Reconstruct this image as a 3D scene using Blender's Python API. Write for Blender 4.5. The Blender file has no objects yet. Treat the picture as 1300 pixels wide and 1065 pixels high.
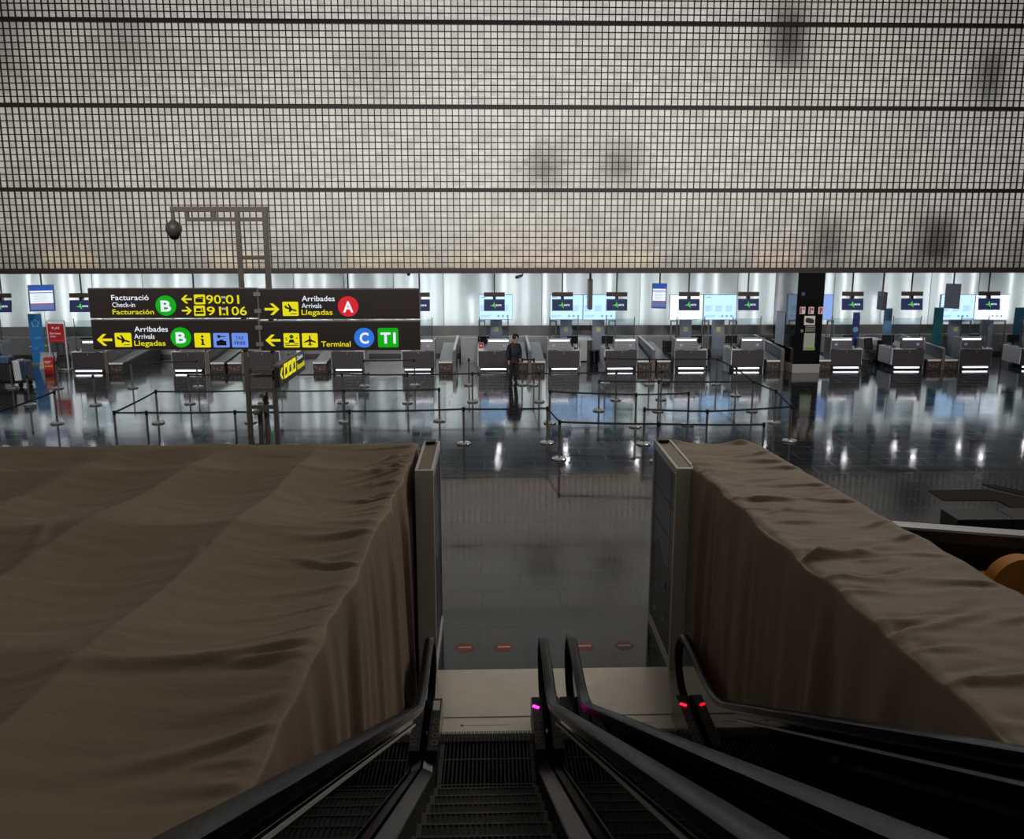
import bpy, bmesh, math, random
import numpy as np
from mathutils import Vector, Matrix, noise

random.seed(7)
SC = bpy.context.scene
COL = SC.collection
R = math.radians

# ------------------------------------------------------------------ camera
CAM = Vector((0.0, 0.0, 5.5))
FPX, CX, CY = 1020.0, 650.0, 487.5
YAW, PITCH = R(1.5), R(10.69)
FWD = Vector((math.sin(YAW)*math.cos(PITCH), math.cos(YAW)*math.cos(PITCH), -math.sin(PITCH)))
RGT = Vector((math.cos(YAW), -math.sin(YAW), 0.0))
UPV = RGT.cross(FWD)
cd = bpy.data.cameras.new('camera')
cd.sensor_fit = 'HORIZONTAL'; cd.sensor_width = 36.0
cd.lens = FPX/1300.0*36.0
cd.shift_y = -45.0/1300.0
cd.clip_start = 0.05; cd.clip_end = 200
cam = bpy.data.objects.new('camera', cd); COL.objects.link(cam)
M = Matrix((RGT, UPV, -FWD)).transposed().to_4x4(); M.translation = CAM
cam.matrix_world = M
SC.camera = cam

def ray(px, py): return FWD + RGT*((px-CX)/FPX) - UPV*((py-CY)/FPX)
def at(px, py, Y):                       # point on the plane y = Y
    d = ray(px, py); return CAM + d*(Y/d.y)
def gp(px, py, z=0.0):                   # point on the plane at height z
    d = ray(px, py); return CAM + d*((z-CAM.z)/d.z)

# ------------------------------------------------------------------ materials
def lin(c):
    return tuple((v/255/12.92 if v/255 <= .04045 else ((v/255+.055)/1.055)**2.4) for v in c)
MATS = {}
def mat(name, rgb=(128,128,128), rough=.5, metal=0.0, emit=None, strength=0.0, spec=.5, noise_amt=0.0, noise_scale=8.0, bump=0.0, coat=0.0):
    if name in MATS: return MATS[name]
    m = bpy.data.materials.new(name); m.use_nodes = True
    nt = m.node_tree; b = nt.nodes['Principled BSDF']
    c = lin(rgb)
    b.inputs['Base Color'].default_value = (*c, 1)
    b.inputs['Roughness'].default_value = rough
    b.inputs['Metallic'].default_value = metal
    b.inputs['Specular IOR Level'].default_value = spec
    b.inputs['Coat Weight'].default_value = coat
    if emit:
        b.inputs['Emission Color'].default_value = (*lin(emit), 1)
        b.inputs['Emission Strength'].default_value = strength
    if noise_amt or bump:
        tc = nt.nodes.new('ShaderNodeTexCoord'); n = nt.nodes.new('ShaderNodeTexNoise')
        n.inputs['Scale'].default_value = noise_scale; n.inputs['Detail'].default_value = 5
        nt.links.new(tc.outputs['Object'], n.inputs['Vector'])
        if noise_amt:
            mp = nt.nodes.new('ShaderNodeMapRange')
            mp.inputs['To Min'].default_value = 1-noise_amt; mp.inputs['To Max'].default_value = 1+noise_amt
            nt.links.new(n.outputs['Fac'], mp.inputs['Value'])
            mx = nt.nodes.new('ShaderNodeVectorMath'); mx.operation = 'SCALE'
            mx.inputs[0].default_value = c
            nt.links.new(mp.outputs[0], mx.inputs['Scale']); nt.links.new(mx.outputs[0], b.inputs['Base Color'])
        if bump:
            bp = nt.nodes.new('ShaderNodeBump'); bp.inputs['Strength'].default_value = bump; bp.inputs['Distance'].default_value = .01
            nt.links.new(n.outputs['Fac'], bp.inputs['Height']); nt.links.new(bp.outputs[0], b.inputs['Normal'])
    MATS[name] = m
    return m

def glow(name, rgb, strength):           # things that give off light: lamps, screens, backlit lettering
    return mat(name, (16,16,16), .5, emit=rgb, strength=strength, spec=.12)

def translucent(name, rgb, gloss=.04):
    m = bpy.data.materials.new(name); m.use_nodes = True; nt = m.node_tree
    nt.nodes.clear()
    o = nt.nodes.new('ShaderNodeOutputMaterial'); t = nt.nodes.new('ShaderNodeBsdfTranslucent')
    d = nt.nodes.new('ShaderNodeBsdfDiffuse'); mx = nt.nodes.new('ShaderNodeMixShader'); mx.inputs[0].default_value = .12
    t.inputs[0].default_value = (*lin(rgb),1); d.inputs[0].default_value = (.25,.25,.25,1)
    nt.links.new(t.outputs[0], mx.inputs[1]); nt.links.new(d.outputs[0], mx.inputs[2]); nt.links.new(mx.outputs[0], o.inputs[0])
    return m, t, nt

def glass(name, rgb, gloss=.08, tint=1.0, rough=0.02):
    m = bpy.data.materials.new(name); m.use_nodes = True; nt = m.node_tree
    nt.nodes.clear()
    o = nt.nodes.new('ShaderNodeOutputMaterial'); t = nt.nodes.new('ShaderNodeBsdfTransparent')
    g = nt.nodes.new('ShaderNodeBsdfGlossy'); mx = nt.nodes.new('ShaderNodeMixShader')
    fr = nt.nodes.new('ShaderNodeFresnel'); fr.inputs[0].default_value = 1.45
    t.inputs[0].default_value = (*[c*tint for c in lin(rgb)],1); g.inputs['Roughness'].default_value = rough
    g.inputs[0].default_value = (.9,.9,.9,1)
    nt.links.new(fr.outputs[0], mx.inputs[0]); nt.links.new(t.outputs[0], mx.inputs[1]); nt.links.new(g.outputs[0], mx.inputs[2])
    nt.links.new(mx.outputs[0], o.inputs[0])
    return m

# ------------------------------------------------------------------ mesh builder
class MB:
    def __init__(s): s.v = []; s.f = []
    def add(s, vs, fs):
        n = len(s.v); s.v += [tuple(p) for p in vs]; s.f += [tuple(i+n for i in f) for f in fs]; return s
    def box(s, x0,x1,y0,y1,z0,z1):
        vs = [(x0,y0,z0),(x1,y0,z0),(x1,y1,z0),(x0,y1,z0),(x0,y0,z1),(x1,y0,z1),(x1,y1,z1),(x0,y1,z1)]
        return s.add(vs, [(0,3,2,1),(4,5,6,7),(0,1,5,4),(1,2,6,5),(2,3,7,6),(3,0,4,7)])
    def bbox(s, x0,x1,y0,y1,z0,z1, b=.01):    # box with bevelled edges
        bm = bmesh.new(); bmesh.ops.create_cube(bm, size=1)
        for v in bm.verts:
            v.co = Vector(((x0+x1)/2+v.co.x*(x1-x0), (y0+y1)/2+v.co.y*(y1-y0), (z0+z1)/2+v.co.z*(z1-z0)))
        bmesh.ops.bevel(bm, geom=bm.edges[:], offset=b, segments=2, affect='EDGES', profile=.5)
        s.from_bm(bm); return s
    def from_bm(s, bm):
        bm.verts.index_update()
        s.add([v.co[:] for v in bm.verts], [tuple(v.index for v in f.verts) for f in bm.faces]); bm.free()
    def bar(s, a, b, w, h, up=(0,0,1)):       # rectangular bar from a to b
        a = Vector(a); b = Vector(b); d = (b-a).normalized(); u = Vector(up)
        if abs(d.dot(u)) > .98: u = Vector((0,1,0))
        r = d.cross(u).normalized(); u = r.cross(d).normalized()
        vs = []
        for p in (a, b):
            for sx, sy in ((-1,-1),(1,-1),(1,1),(-1,1)): vs.append(p + r*sx*w/2 + u*sy*h/2)
        return s.add(vs, [(0,1,2,3),(4,7,6,5),(0,4,5,1),(1,5,6,2),(2,6,7,3),(3,7,4,0)])
    def tube(s, pts, r, n=10, caps=True):     # swept tube along points
        pts = [Vector(p) for p in pts]; rings = []
        prev = None
        for i, p in enumerate(pts):
            d = (pts[min(i+1,len(pts)-1)] - pts[max(i-1,0)]).normalized()
            if prev is None:
                u = Vector((0,0,1)) if abs(d.z) < .9 else Vector((0,1,0))
                u = (u - d*u.dot(d)).normalized()
            else:
                u = (prev - d*prev.dot(d)).normalized()
            prev = u; w = d.cross(u)
            rr = r[i] if isinstance(r, (list, tuple)) else r
            rings.append([p + u*math.cos(2*math.pi*k/n)*rr + w*math.sin(2*math.pi*k/n)*rr for k in range(n)])
        vs = [q for rg in rings for q in rg]; fs = []
        for i in range(len(rings)-1):
            for k in range(n):
                a = i*n+k; b = i*n+(k+1)%n
                fs.append((a, b, b+n, a+n))
        if caps: fs += [tuple(range(n))[::-1], tuple(range((len(rings)-1)*n, len(rings)*n))]
        return s.add(vs, fs)
    def lathe(s, prof, c=(0,0,0), n=24):      # profile of (r, z) turned round the vertical axis at c
        c = Vector(c); vs = []; fs = []
        for r, z in prof:
            for k in range(n):
                a = 2*math.pi*k/n; vs.append((c.x+r*math.cos(a), c.y+r*math.sin(a), c.z+z))
        for i in range(len(prof)-1):
            for k in range(n):
                a = i*n+k; b = i*n+(k+1)%n; fs.append((a, b, b+n, a+n))
        fs += [tuple(range(n))[::-1], tuple(range((len(prof)-1)*n, len(prof)*n))]
        return s.add(vs, fs)
    def prism(s, poly, ax, a0, a1):           # polygon extruded along axis ax (0,1,2)
        n = len(poly); vs = []
        for a in (a0, a1):
            for p in poly:
                q = list(p); q.insert(ax, a); vs.append(tuple(q))
        fs = [tuple(range(n)), tuple(range(n, 2*n))[::-1]] + [(i, i+n, (i+1)%n+n, (i+1)%n) for i in range(n)]
        return s.add(vs, fs)
    def build(s, name, m, parent=None, smooth=False, loc=None):
        me = bpy.data.meshes.new(name); me.from_pydata(s.v, [], s.f); me.update()
        bm = bmesh.new(); bm.from_mesh(me); bmesh.ops.recalc_face_normals(bm, faces=bm.faces[:]); bm.to_mesh(me); bm.free()
        if m: me.materials.append(m)
        if smooth:
            for p in me.polygons: p.use_smooth = True
            me.set_sharp_from_angle(angle=R(40))
        o = bpy.data.objects.new(name, me); COL.objects.link(o)
        if loc is not None: o.location = loc
        if parent: o.parent = parent
        return o

def tag(o, label=None, cat=None, group=None, kind=None):
    if label: o['label'] = label
    if cat: o['category'] = cat
    if group: o['group'] = group
    if kind: o['kind'] = kind
    return o
def thing(name, label, cat, loc=(0,0,0), rz=0.0, group=None):
    o = bpy.data.objects.new(name, None); COL.objects.link(o)
    o.empty_display_size = .2
    o.location = loc; o.rotation_euler = (0,0,rz)
    return tag(o, label, cat, group)
def struct(o): o['kind'] = 'structure'; return o
def copy_tree(o, parent=None):
    c = o.copy(); COL.objects.link(c)
    if parent: c.parent = parent
    for ch in list(o.children): copy_tree(ch, c)
    return c

# ------------------------------------------------------------------ flat signage helper: shapes laid on a face
_txt = {}
def text_shape(body, bold):
    k = (body, bold)
    if k in _txt: return _txt[k]
    cu = bpy.data.curves.new('t', 'FONT'); cu.body = body; cu.size = 1.0; cu.offset = bold; cu.resolution_u = 3
    o = bpy.data.objects.new('t', cu); COL.objects.link(o)
    dg = bpy.context.evaluated_depsgraph_get(); dg.update()
    me = bpy.data.meshes.new_from_object(o.evaluated_get(dg))
    vs = [(v.co.x, v.co.y) for v in me.vertices]; fs = [tuple(p.vertices) for p in me.polygons]
    bpy.data.objects.remove(o); bpy.data.curves.remove(cu); bpy.data.meshes.remove(me)
    _txt[k] = (vs, fs); return vs, fs
class Face:
    """a face in space: o origin, u to the reader's right, v up, n towards the reader"""
    def __init__(s, o, u, v): s.o = Vector(o); s.u = Vector(u).normalized(); s.v = Vector(v).normalized(); s.n = s.u.cross(s.v)
    def P(s, a, b, d=0.0): return s.o + s.u*a + s.v*b + s.n*d
    def poly(s, mb, pts, d0=0.0, d1=.004):
        n = len(pts)
        vs = [s.P(a,b,d0) for a,b in pts] + [s.P(a,b,d1) for a,b in pts]
        mb.add(vs, [tuple(range(n))[::-1], tuple(range(n,2*n))] + [(i,(i+1)%n,(i+1)%n+n,i+n) for i in range(n)])
    def rect(s, mb, a0,b0,a1,b1, d0=0.0, d1=.004, r=0.0):
        if r <= 0: return s.poly(mb, [(a0,b0),(a1,b0),(a1,b1),(a0,b1)], d0, d1)
        pts = []
        for cx, cy, st in ((a1-r,b0+r,-90),(a1-r,b1-r,0),(a0+r,b1-r,90),(a0+r,b0+r,180)):
            for k in range(5):
                t = R(st+k*22.5); pts.append((cx+r*math.cos(t), cy+r*math.sin(t)))
        s.poly(mb, pts, d0, d1)
    def disc(s, mb, a,b,r, d0=0.0, d1=.004, n=40):
        s.poly(mb, [(a+r*math.cos(2*math.pi*k/n), b+r*math.sin(2*math.pi*k/n)) for k in range(n)], d0, d1)
    def text(s, mb, body, a0, b0, w, cap, d=.005, bold=.0):
        vs, fs = text_shape(body, bold)
        x0 = min(p[0] for p in vs); x1 = max(p[0] for p in vs)
        sx = w/(x1-x0); sy = cap/.729
        mb.add([s.P(a0+(x-x0)*sx, b0+y*sy, d) for x,y in vs], fs)
# ------------------------------------------------------------------ shared materials
m_black   = mat('black_metal', (18,18,20), .35, .3)
m_dark    = mat('dark_steel', (78,72,70), .45, .3)
m_chrome  = mat('chrome', (214,214,214), .22, .75)
m_post    = mat('stanchion_metal', (128,122,118), .32, .8)
m_rubber  = mat('black_rubber', (9,9,10), .36, spec=.22)
m_webbing = mat('belt_webbing', (10,10,12), .7)
m_white   = mat('white_laminate', (206,206,210), .4)
m_grey    = mat('grey_laminate', (150,154,162), .45)
m_lgrey   = mat('brushed_steel', (176,176,176), .35, .75, noise_amt=.06, noise_scale=30)
m_anthra  = mat('anthracite_laminate', (60,56,58), .4)
m_led     = glow('led_strip', (250,244,255), 4.0)

# ------------------------------------------------------------------ the setting
YG = 31.0            # grid wall plane
ZS = 3.96            # soffit height
YB = 37.3            # luminous wall behind the desks
# floor
def floor_material():
    m = bpy.data.materials.new('polished_stone_tiles'); m.use_nodes = True; nt = m.node_tree; b = nt.nodes['Principled BSDF']
    tc = nt.nodes.new('ShaderNodeTexCoord')
    br = nt.nodes.new('ShaderNodeTexBrick'); br.offset = .5; br.offset_frequency = 2
    br.inputs['Scale'].default_value = 1.0; br.inputs['Brick Width'].default_value = 1.2; br.inputs['Row Height'].default_value = .6
    br.inputs['Mortar Size'].default_value = .004; br.inputs['Mortar Smooth'].default_value = .1
    br.inputs['Color1'].default_value = (.9,.9,.9,1); br.inputs['Color2'].default_value = (.68,.68,.68,1); br.inputs['Mortar'].default_value = (.3,.3,.3,1)
    mp = nt.nodes.new('ShaderNodeMapping'); mp.inputs['Location'].default_value = (.17,.25,0)
    nt.links.new(tc.outputs['Object'], mp.inputs['Vector']); nt.links.new(mp.outputs[0], br.inputs['Vector'])
    n = nt.nodes.new('ShaderNodeTexNoise'); n.inputs['Scale'].default_value = 1.3; n.inputs['Detail'].default_value = 6
    nt.links.new(tc.outputs['Object'], n.inputs['Vector'])
    col = nt.nodes.new('ShaderNodeMix'); col.data_type = 'RGBA'; col.blend_type = 'MULTIPLY'; col.inputs['Factor'].default_value = .75
    col.inputs['A'].default_value = (*lin((42,45,50)),1)
    nt.links.new(br.outputs['Color'], col.inputs['B']); nt.links.new(col.outputs['Result'], b.inputs['Base Color'])
    ra = nt.nodes.new('ShaderNodeMapRange'); ra.inputs['From Min'].default_value = .3; ra.inputs['From Max'].default_value = .7
    ra.inputs['To Min'].default_value = .06; ra.inputs['To Max'].default_value = .125
    nt.links.new(n.outputs['Fac'], ra.inputs['Value'])
    ad = nt.nodes.new('ShaderNodeMath'); ad.operation = 'MULTIPLY_ADD'; ad.inputs[1].default_value = .25
    nt.links.new(br.outputs['Fac'], ad.inputs[0]); nt.links.new(ra.outputs[0], ad.inputs[2]); nt.links.new(ad.outputs[0], b.inputs['Roughness'])
    b.inputs['IOR'].default_value = 1.64; b.inputs['Specular IOR Level'].default_value = .5
    bp = nt.nodes.new('ShaderNodeBump'); bp.inputs['Strength'].default_value = .15; bp.inputs['Distance'].default_value = .003; bp.invert = True
    nt.links.new(br.outputs['Fac'], bp.inputs['Height']); nt.links.new(bp.outputs[0], b.inputs['Normal'])
    return m
fl = MB().box(-34,34,-3,38.4,-.3,0).build('floor', floor_material()); struct(fl)

# upper wall: backlit translucent panes behind a square grid of dark bars
X0, X1, ZT = -25.0, 26.0, 21.9
PITCHM, ROWH, BEAM = .2385, .2358, .15
wb = struct(thing('wall_back', None, None)); del wb['kind']; wb['kind'] = 'structure'
m_pane, tr_node, nt = translucent('frosted_pane', (235,232,226))
# each pane differs a little in tint
tc = nt.nodes.new('ShaderNodeTexCoord'); mp = nt.nodes.new('ShaderNodeMapping'); mp.inputs['Scale'].default_value = (1/PITCHM, 1.0, 1/.2485)
fl_ = nt.nodes.new('ShaderNodeVectorMath'); fl_.operation = 'FLOOR'; wn = nt.nodes.new('ShaderNodeTexWhiteNoise')
mr = nt.nodes.new('ShaderNodeMapRange'); mr.inputs['To Min'].default_value = .86; mr.inputs['To Max'].default_value = 1.0
sc_ = nt.nodes.new('ShaderNodeVectorMath'); sc_.operation = 'SCALE'; sc_.inputs[0].default_value = lin((232,231,228))
nt.links.new(tc.outputs['Object'], mp.inputs['Vector']); nt.links.new(mp.outputs[0], fl_.inputs[0]); nt.links.new(fl_.outputs[0], wn.inputs['Vector'])
nt.links.new(wn.outputs['Value'], mr.inputs['Value']); nt.links.new(mr.outputs[0], sc_.inputs['Scale']); nt.links.new(sc_.outputs[0], tr_node.inputs[0])
pane = MB().box(X0,X1,YG+.05,YG+.062,ZS+.1,ZT).build('glazing', m_pane, wb)
bars = MB(); beams = MB()
m_bar = mat('grid_bar', (38,33,30), .5, .2)
x = X0
BW = .034
while x <= X1: bars.box(x-BW/2, x+BW/2, YG-.012, YG+.05, ZS+.18, ZT); x += PITCHM
z = 4.17
ZB = 4.12
zz = ZS+.2
first = at(650, 341.5, YG).z
zc = [at(650, 241.5, YG).z, at(650, 136, YG).z, at(650, 29, YG).z]
segs = [(first, zc[0]-BEAM/2), (zc[0]+BEAM/2, zc[1]-BEAM/2), (zc[1]+BEAM/2, zc[2]-BEAM/2), (zc[2]+BEAM/2, zc[2]+BEAM/2+12*.237), (zc[2]+BEAM*1.5+12*.237, zc[2]+BEAM*1.5+24*.237), (zc[2]+BEAM*2.5+24*.237, zc[2]+BEAM*2.5+36*.237)]
for a, b in segs:
    for k in range(1, 12):
        q = a+(b-a)*k/12; bars.box(X0, X1, YG-.01, YG+.048, q-BW/2, q+BW/2)
bars.build('glazing_bars', m_bar, wb)
for q in zc + [segs[3][1]+BEAM/2, segs[4][1]+BEAM/2]:
    MB().box(X0,X1,YG-.09,YG+.05,q-BEAM/2,q+BEAM/2).build('transom', mat('beam_black',(26,22,20),.5,.2), wb)
# what glows behind the panes: banks of lamp panels and warm tubes, with unseen boxes added in front to shade blotches
rng = random.Random(3)
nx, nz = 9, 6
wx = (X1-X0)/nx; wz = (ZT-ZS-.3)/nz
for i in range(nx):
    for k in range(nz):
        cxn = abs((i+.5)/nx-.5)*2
        s = (1.50 - 1.10*cxn**1.7 - (.34 if k >= 3 else .14 if k == 2 else 0.0))*rng.uniform(.93,1.07)  # weaker towards sides and top: a vignette put into the lamp strengths
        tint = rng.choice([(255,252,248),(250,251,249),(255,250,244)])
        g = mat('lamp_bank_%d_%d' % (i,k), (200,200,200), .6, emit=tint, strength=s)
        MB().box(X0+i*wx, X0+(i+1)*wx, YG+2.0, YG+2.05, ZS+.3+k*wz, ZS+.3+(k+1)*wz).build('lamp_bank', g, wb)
def blot(px, py, w, h, d=.5):
    w *= 1.45; h *= 1.3; d *= 1.2
    c = at(px, py, YG+d); MB().bbox(c.x-w/2, c.x+w/2, c.y-.08, c.y+.08, c.z-h/2, c.z+h/2, .05).build('blotch_blocker', m_dark, wb)
for a in ((995,52,.9,1.5,.45),(1246,100,.62,1.5,.5),(690,212,.8,.8,.6),(782,212,.9,.8,.6),(1042,300,.7,1.1,.6),(1180,300,1.0,1.2,.5),
          (1290,300,.8,.9,.8),(20,60,.6,2.4,.9),(180,60,1.0,1.0,1.0),(480,90,.8,.8,1.0)): blot(*a)
m_warm = glow('warm_tube', (255,214,140), 5.0); m_pink = glow('rosy_tube', (255,190,150), 5.0)
for a, b, m in ((62,128,m_warm),(268,330,m_warm),(440,548,m_warm),(575,640,m_warm),(648,735,m_pink),(740,830,m_warm),(955,1012,m_pink)):
    p = at(a, 330, YG+.35); q = at(b, 330, YG+.35); MB().tube([p,(q.x,p.y,p.z)], .03, 8).build('tube_lamp', m, wb)
MB().box(X0,X1,YG+.06,YG+2.1,ZS+.1,ZS+.16).build('ledge', m_dark, wb)
# beam along the foot of the grid, and the soffit behind it
t1 = MB(); t1.box(X0,X1,YG-.08,YG+.3,ZS,ZS+.13); t1.box(X0,X1,YG-.04,YG+.3,ZS+.13,ZS+.2)
struct(t1.build('trim_1', mat('fascia',(58,50,46),.4,.4)))
so = struct(MB().box(X0,X1,YG+.3,YB+.6,ZS+.02,ZS+.12).build('ceiling', mat('soffit_panel',(120,120,122),.5)))
m_dl = glow('downlight_lens', (255,252,255), 95.0)
xs = gp(1054, 571, -ZS).x
for k in range(-13, 5):
    for yy, dx in ((32.6,0.0),(34.4,0.1)):
        c = (xs+k*2.95+dx, yy, ZS)
        d = MB().lathe([(.10,.02),(.10,-.012),(.075,-.012)], c, 16).build('downlight', m_chrome, so)
        MB().lathe([(.07,0.0),(.07,-.014)], c, 16).build('lens', m_dl, d)

# luminous wall: frosted panels with upright tubes behind them
wr = struct(thing('wall_rear', None, None))
m_fr, _, _ = translucent('frosted_white_panel', (238,241,241))
ZL = at(650, 413, YB).z
x = X0; jm = MB()
edges = []
while x < X1:
    w = 2.28
    MB().box(x+.006, min(x+w,X1)-.006, YB, YB+.012, ZL, ZS).build('frosted_panel', m_fr, wr); edges.append(x); x += w
for e in edges: jm.box(e-.008,e+.008,YB-.004,YB+.02,ZL,ZS)
jm.build('panel_joint', mat('joint',(90,98,98),.5), wr)
MB().box(X0,X1,YB+.42,YB+.48,ZL-.05,ZS+.1).build('backing', mat('lightbox_backing',(176,184,184),.7), wr)
MB().box(X0,X1,YB+.0,YB+.47,ZL-.06,ZL-.005).build('sill', mat('lightbox_sill',(120,124,124),.5), wr)
rng = random.Random(11)
cool = [glow('tube_cool_%d' % i, c, s) for i, (c, s) in enumerate([((248,251,255),44),((253,253,255),66),((246,252,251),26),((254,252,255),56)])]
x = X0+.2
while x < X1-.1:
    d = rng.choice([.11,.14,.18,.22]); zb = ZL+.12 if rng.random() < .8 else ZL+.05
    zt = ZS-.1 if rng.random() < .86 else ZL+1.35
    MB().tube([(x,YB+d,zb),(x,YB+d,zt)], .02, 6).build('tube_lamp', rng.choice(cool), wr)
    x += rng.choice([.4,.6,.6,.9,1.25,.75])
# dark base of that wall and the collector belt casing running in front of it
struct(MB().box(X0,X1,YB-.03,YB+.6,0,ZL-.01).build('baseboard_rear', mat('rear_base',(128,126,124),.45,.1)))
cb = thing('collector_conveyor', 'long low metal casing of the collector belt along the luminous wall', 'conveyor', (0,36.2,0))
MB().box(X0,X1,-.25,.55,0,.86).build('casing', mat('casing_steel',(150,150,150),.35,.5), cb)
MB().box(X0,X1,-.3,-.22,.86,.94).build('edge_rail', m_lgrey, cb)
MB().box(X0,X1,-.2,.5,.86,.875).build('belt', m_rubber, cb)
MB().box(X0,X1,-.265,-.25,.0,.14).build('kick_plate', m_dark, cb)

# pillar in front of the desks, clad in black glass on a grey plinth
pA = gp(1008, 475); pB = gp(1043.5, 475)
px0, px1, py0, py1 = pA.x, pB.x, 31.16, 33.7
pi = struct(thing('pillar', None, None, (px0,py0,0)))
W_ = px1-px0; Dp = py1-py0
m_blk = mat('black_glass_cladding', (8,8,10), .06, spec=.7)
MB().box(.02,W_-.02,.02,Dp-.02,.36,ZS).build('cladding', m_blk, pi)
MB().bbox(0,W_,0,Dp,0,.36,.012).build('plinth', mat('plinth_stone',(150,146,142),.45), pi)
fp = Face((px0,py0+.02,0), (1,0,0), (0,0,1))
def on_pillar(a,b,c,d): p = at(a,d,py0+.02); q = at(c,b,py0+.02); return p.x-px0, p.z, q.x-px0, q.z
def decal(name, m, r, d1=.012, parent=None, d0=0.0):
    mb = MB(); fp.rect(mb, r[0],r[1],r[2],r[3], d0, d1); o = mb.build(name, m); return o
# notices on the pillar
Y_ = py0+.02
def pf(px, py): q = at(px, py, Y_); return q.x-px0, q.z
def prect(mb, x0,y0,x1,y1, d0=0,d1=.012):
    a = pf(x0,y1); b = pf(x1,y0); fp.rect(mb, a[0],a[1],b[0],b[1], d0, d1)
for i, (x0, x1, w) in enumerate(((1015,1022.5,'nearest the sign mast'),(1026,1033.5,'in the middle of the three'),(1038.5,1045,'farthest from the sign mast'))):
    mb = MB(); prect(mb, x0,389.5,x1,398.5); o = mb.build('picture_card', mat('card_white',(222,214,208),.5))
    tag(o, 'small red and white picture card on the black pillar, '+w, 'sign', 'picture cards on the black pillar')
    rm = MB(); prect(rm, x0+.6+i*.5,390.3,x0+3.2+i*.5,397.6,.012,.014); prect(rm, x0+4,391,x1-1,393+i,.012,.014)
    rm.build('red_print', mat('print_red',(178,40,44),.5), o)
mb = MB(); prect(mb,1020.5,401,1035,412.5); o = mb.build('luggage_poster', mat('card_white'))
tag(o, 'white poster with a black suitcase picture on the black pillar', 'poster')
mb = MB()
pts = [(1022.5,405),(1025,403.3),(1031,404.5),(1033.4,406),(1033,410),(1030,410.7),(1024,409.6),(1022.6,408.5)]
fp.poly(mb, [pf(*p) for p in pts], .012, .014); mb.build('suitcase_print', mat('print_black',(24,24,26),.5), o)
mb = MB(); prect(mb,1022,413.5,1035,421.5); o = mb.build('notice_strip', mat('strip_grey',(120,116,112),.5))
tag(o, 'grey ruled notice strip under the luggage poster on the pillar', 'sign')
mb = MB()
for y in (415,417.5,420): prect(mb,1022.6,y,1034.4,y+.9,.012,.014)
mb.build('ruled_lines', mat('print_black'), o)
mb = MB(); prect(mb,1019.5,423,1034.8,444.5); o = mb.build('notice_board', mat('notice_green_grey',(168,176,160),.5))
tag(o, 'pale green notice board low on the black pillar', 'sign')
mb = MB(); prect(mb,1019.8,440.5,1034.5,444.2,.012,.014); mb.build('green_band', mat('print_green',(128,160,74),.5), o)
mb = MB()
for k in range(7): prect(mb,1021,425.2+k*2.1,1033.2,425.7+k*2.1,.012,.014)
mb.build('text_lines', mat('print_grey',(120,126,116),.5), o)
mb = MB(); prect(mb,1017.5,371,1022,375.2); o = mb.build('wall_sticker', mat('sticker_grey',(70,78,92),.5)); tag(o,'small grey sticker high on the black pillar','sticker')
mb = MB(); a = pf(1018,420); fp.disc(mb,a[0],a[1],.06,0,.02,20); o = mb.build('push_button', mat('sticker_pale',(120,118,112),.5)); tag(o,'small round button beside the notice strip on the pillar','button')
side = Face((px0+.02, py0+.1, 0), (0,-1,0), (0,0,1))
mb = MB(); side.rect(mb,-2.0,.95,-1.0,2.3,.022,.034); o = mb.build('side_poster', mat('poster_pale',(196,202,212),.5)); tag(o,'tall white poster on the side face of the black pillar','poster')

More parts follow.
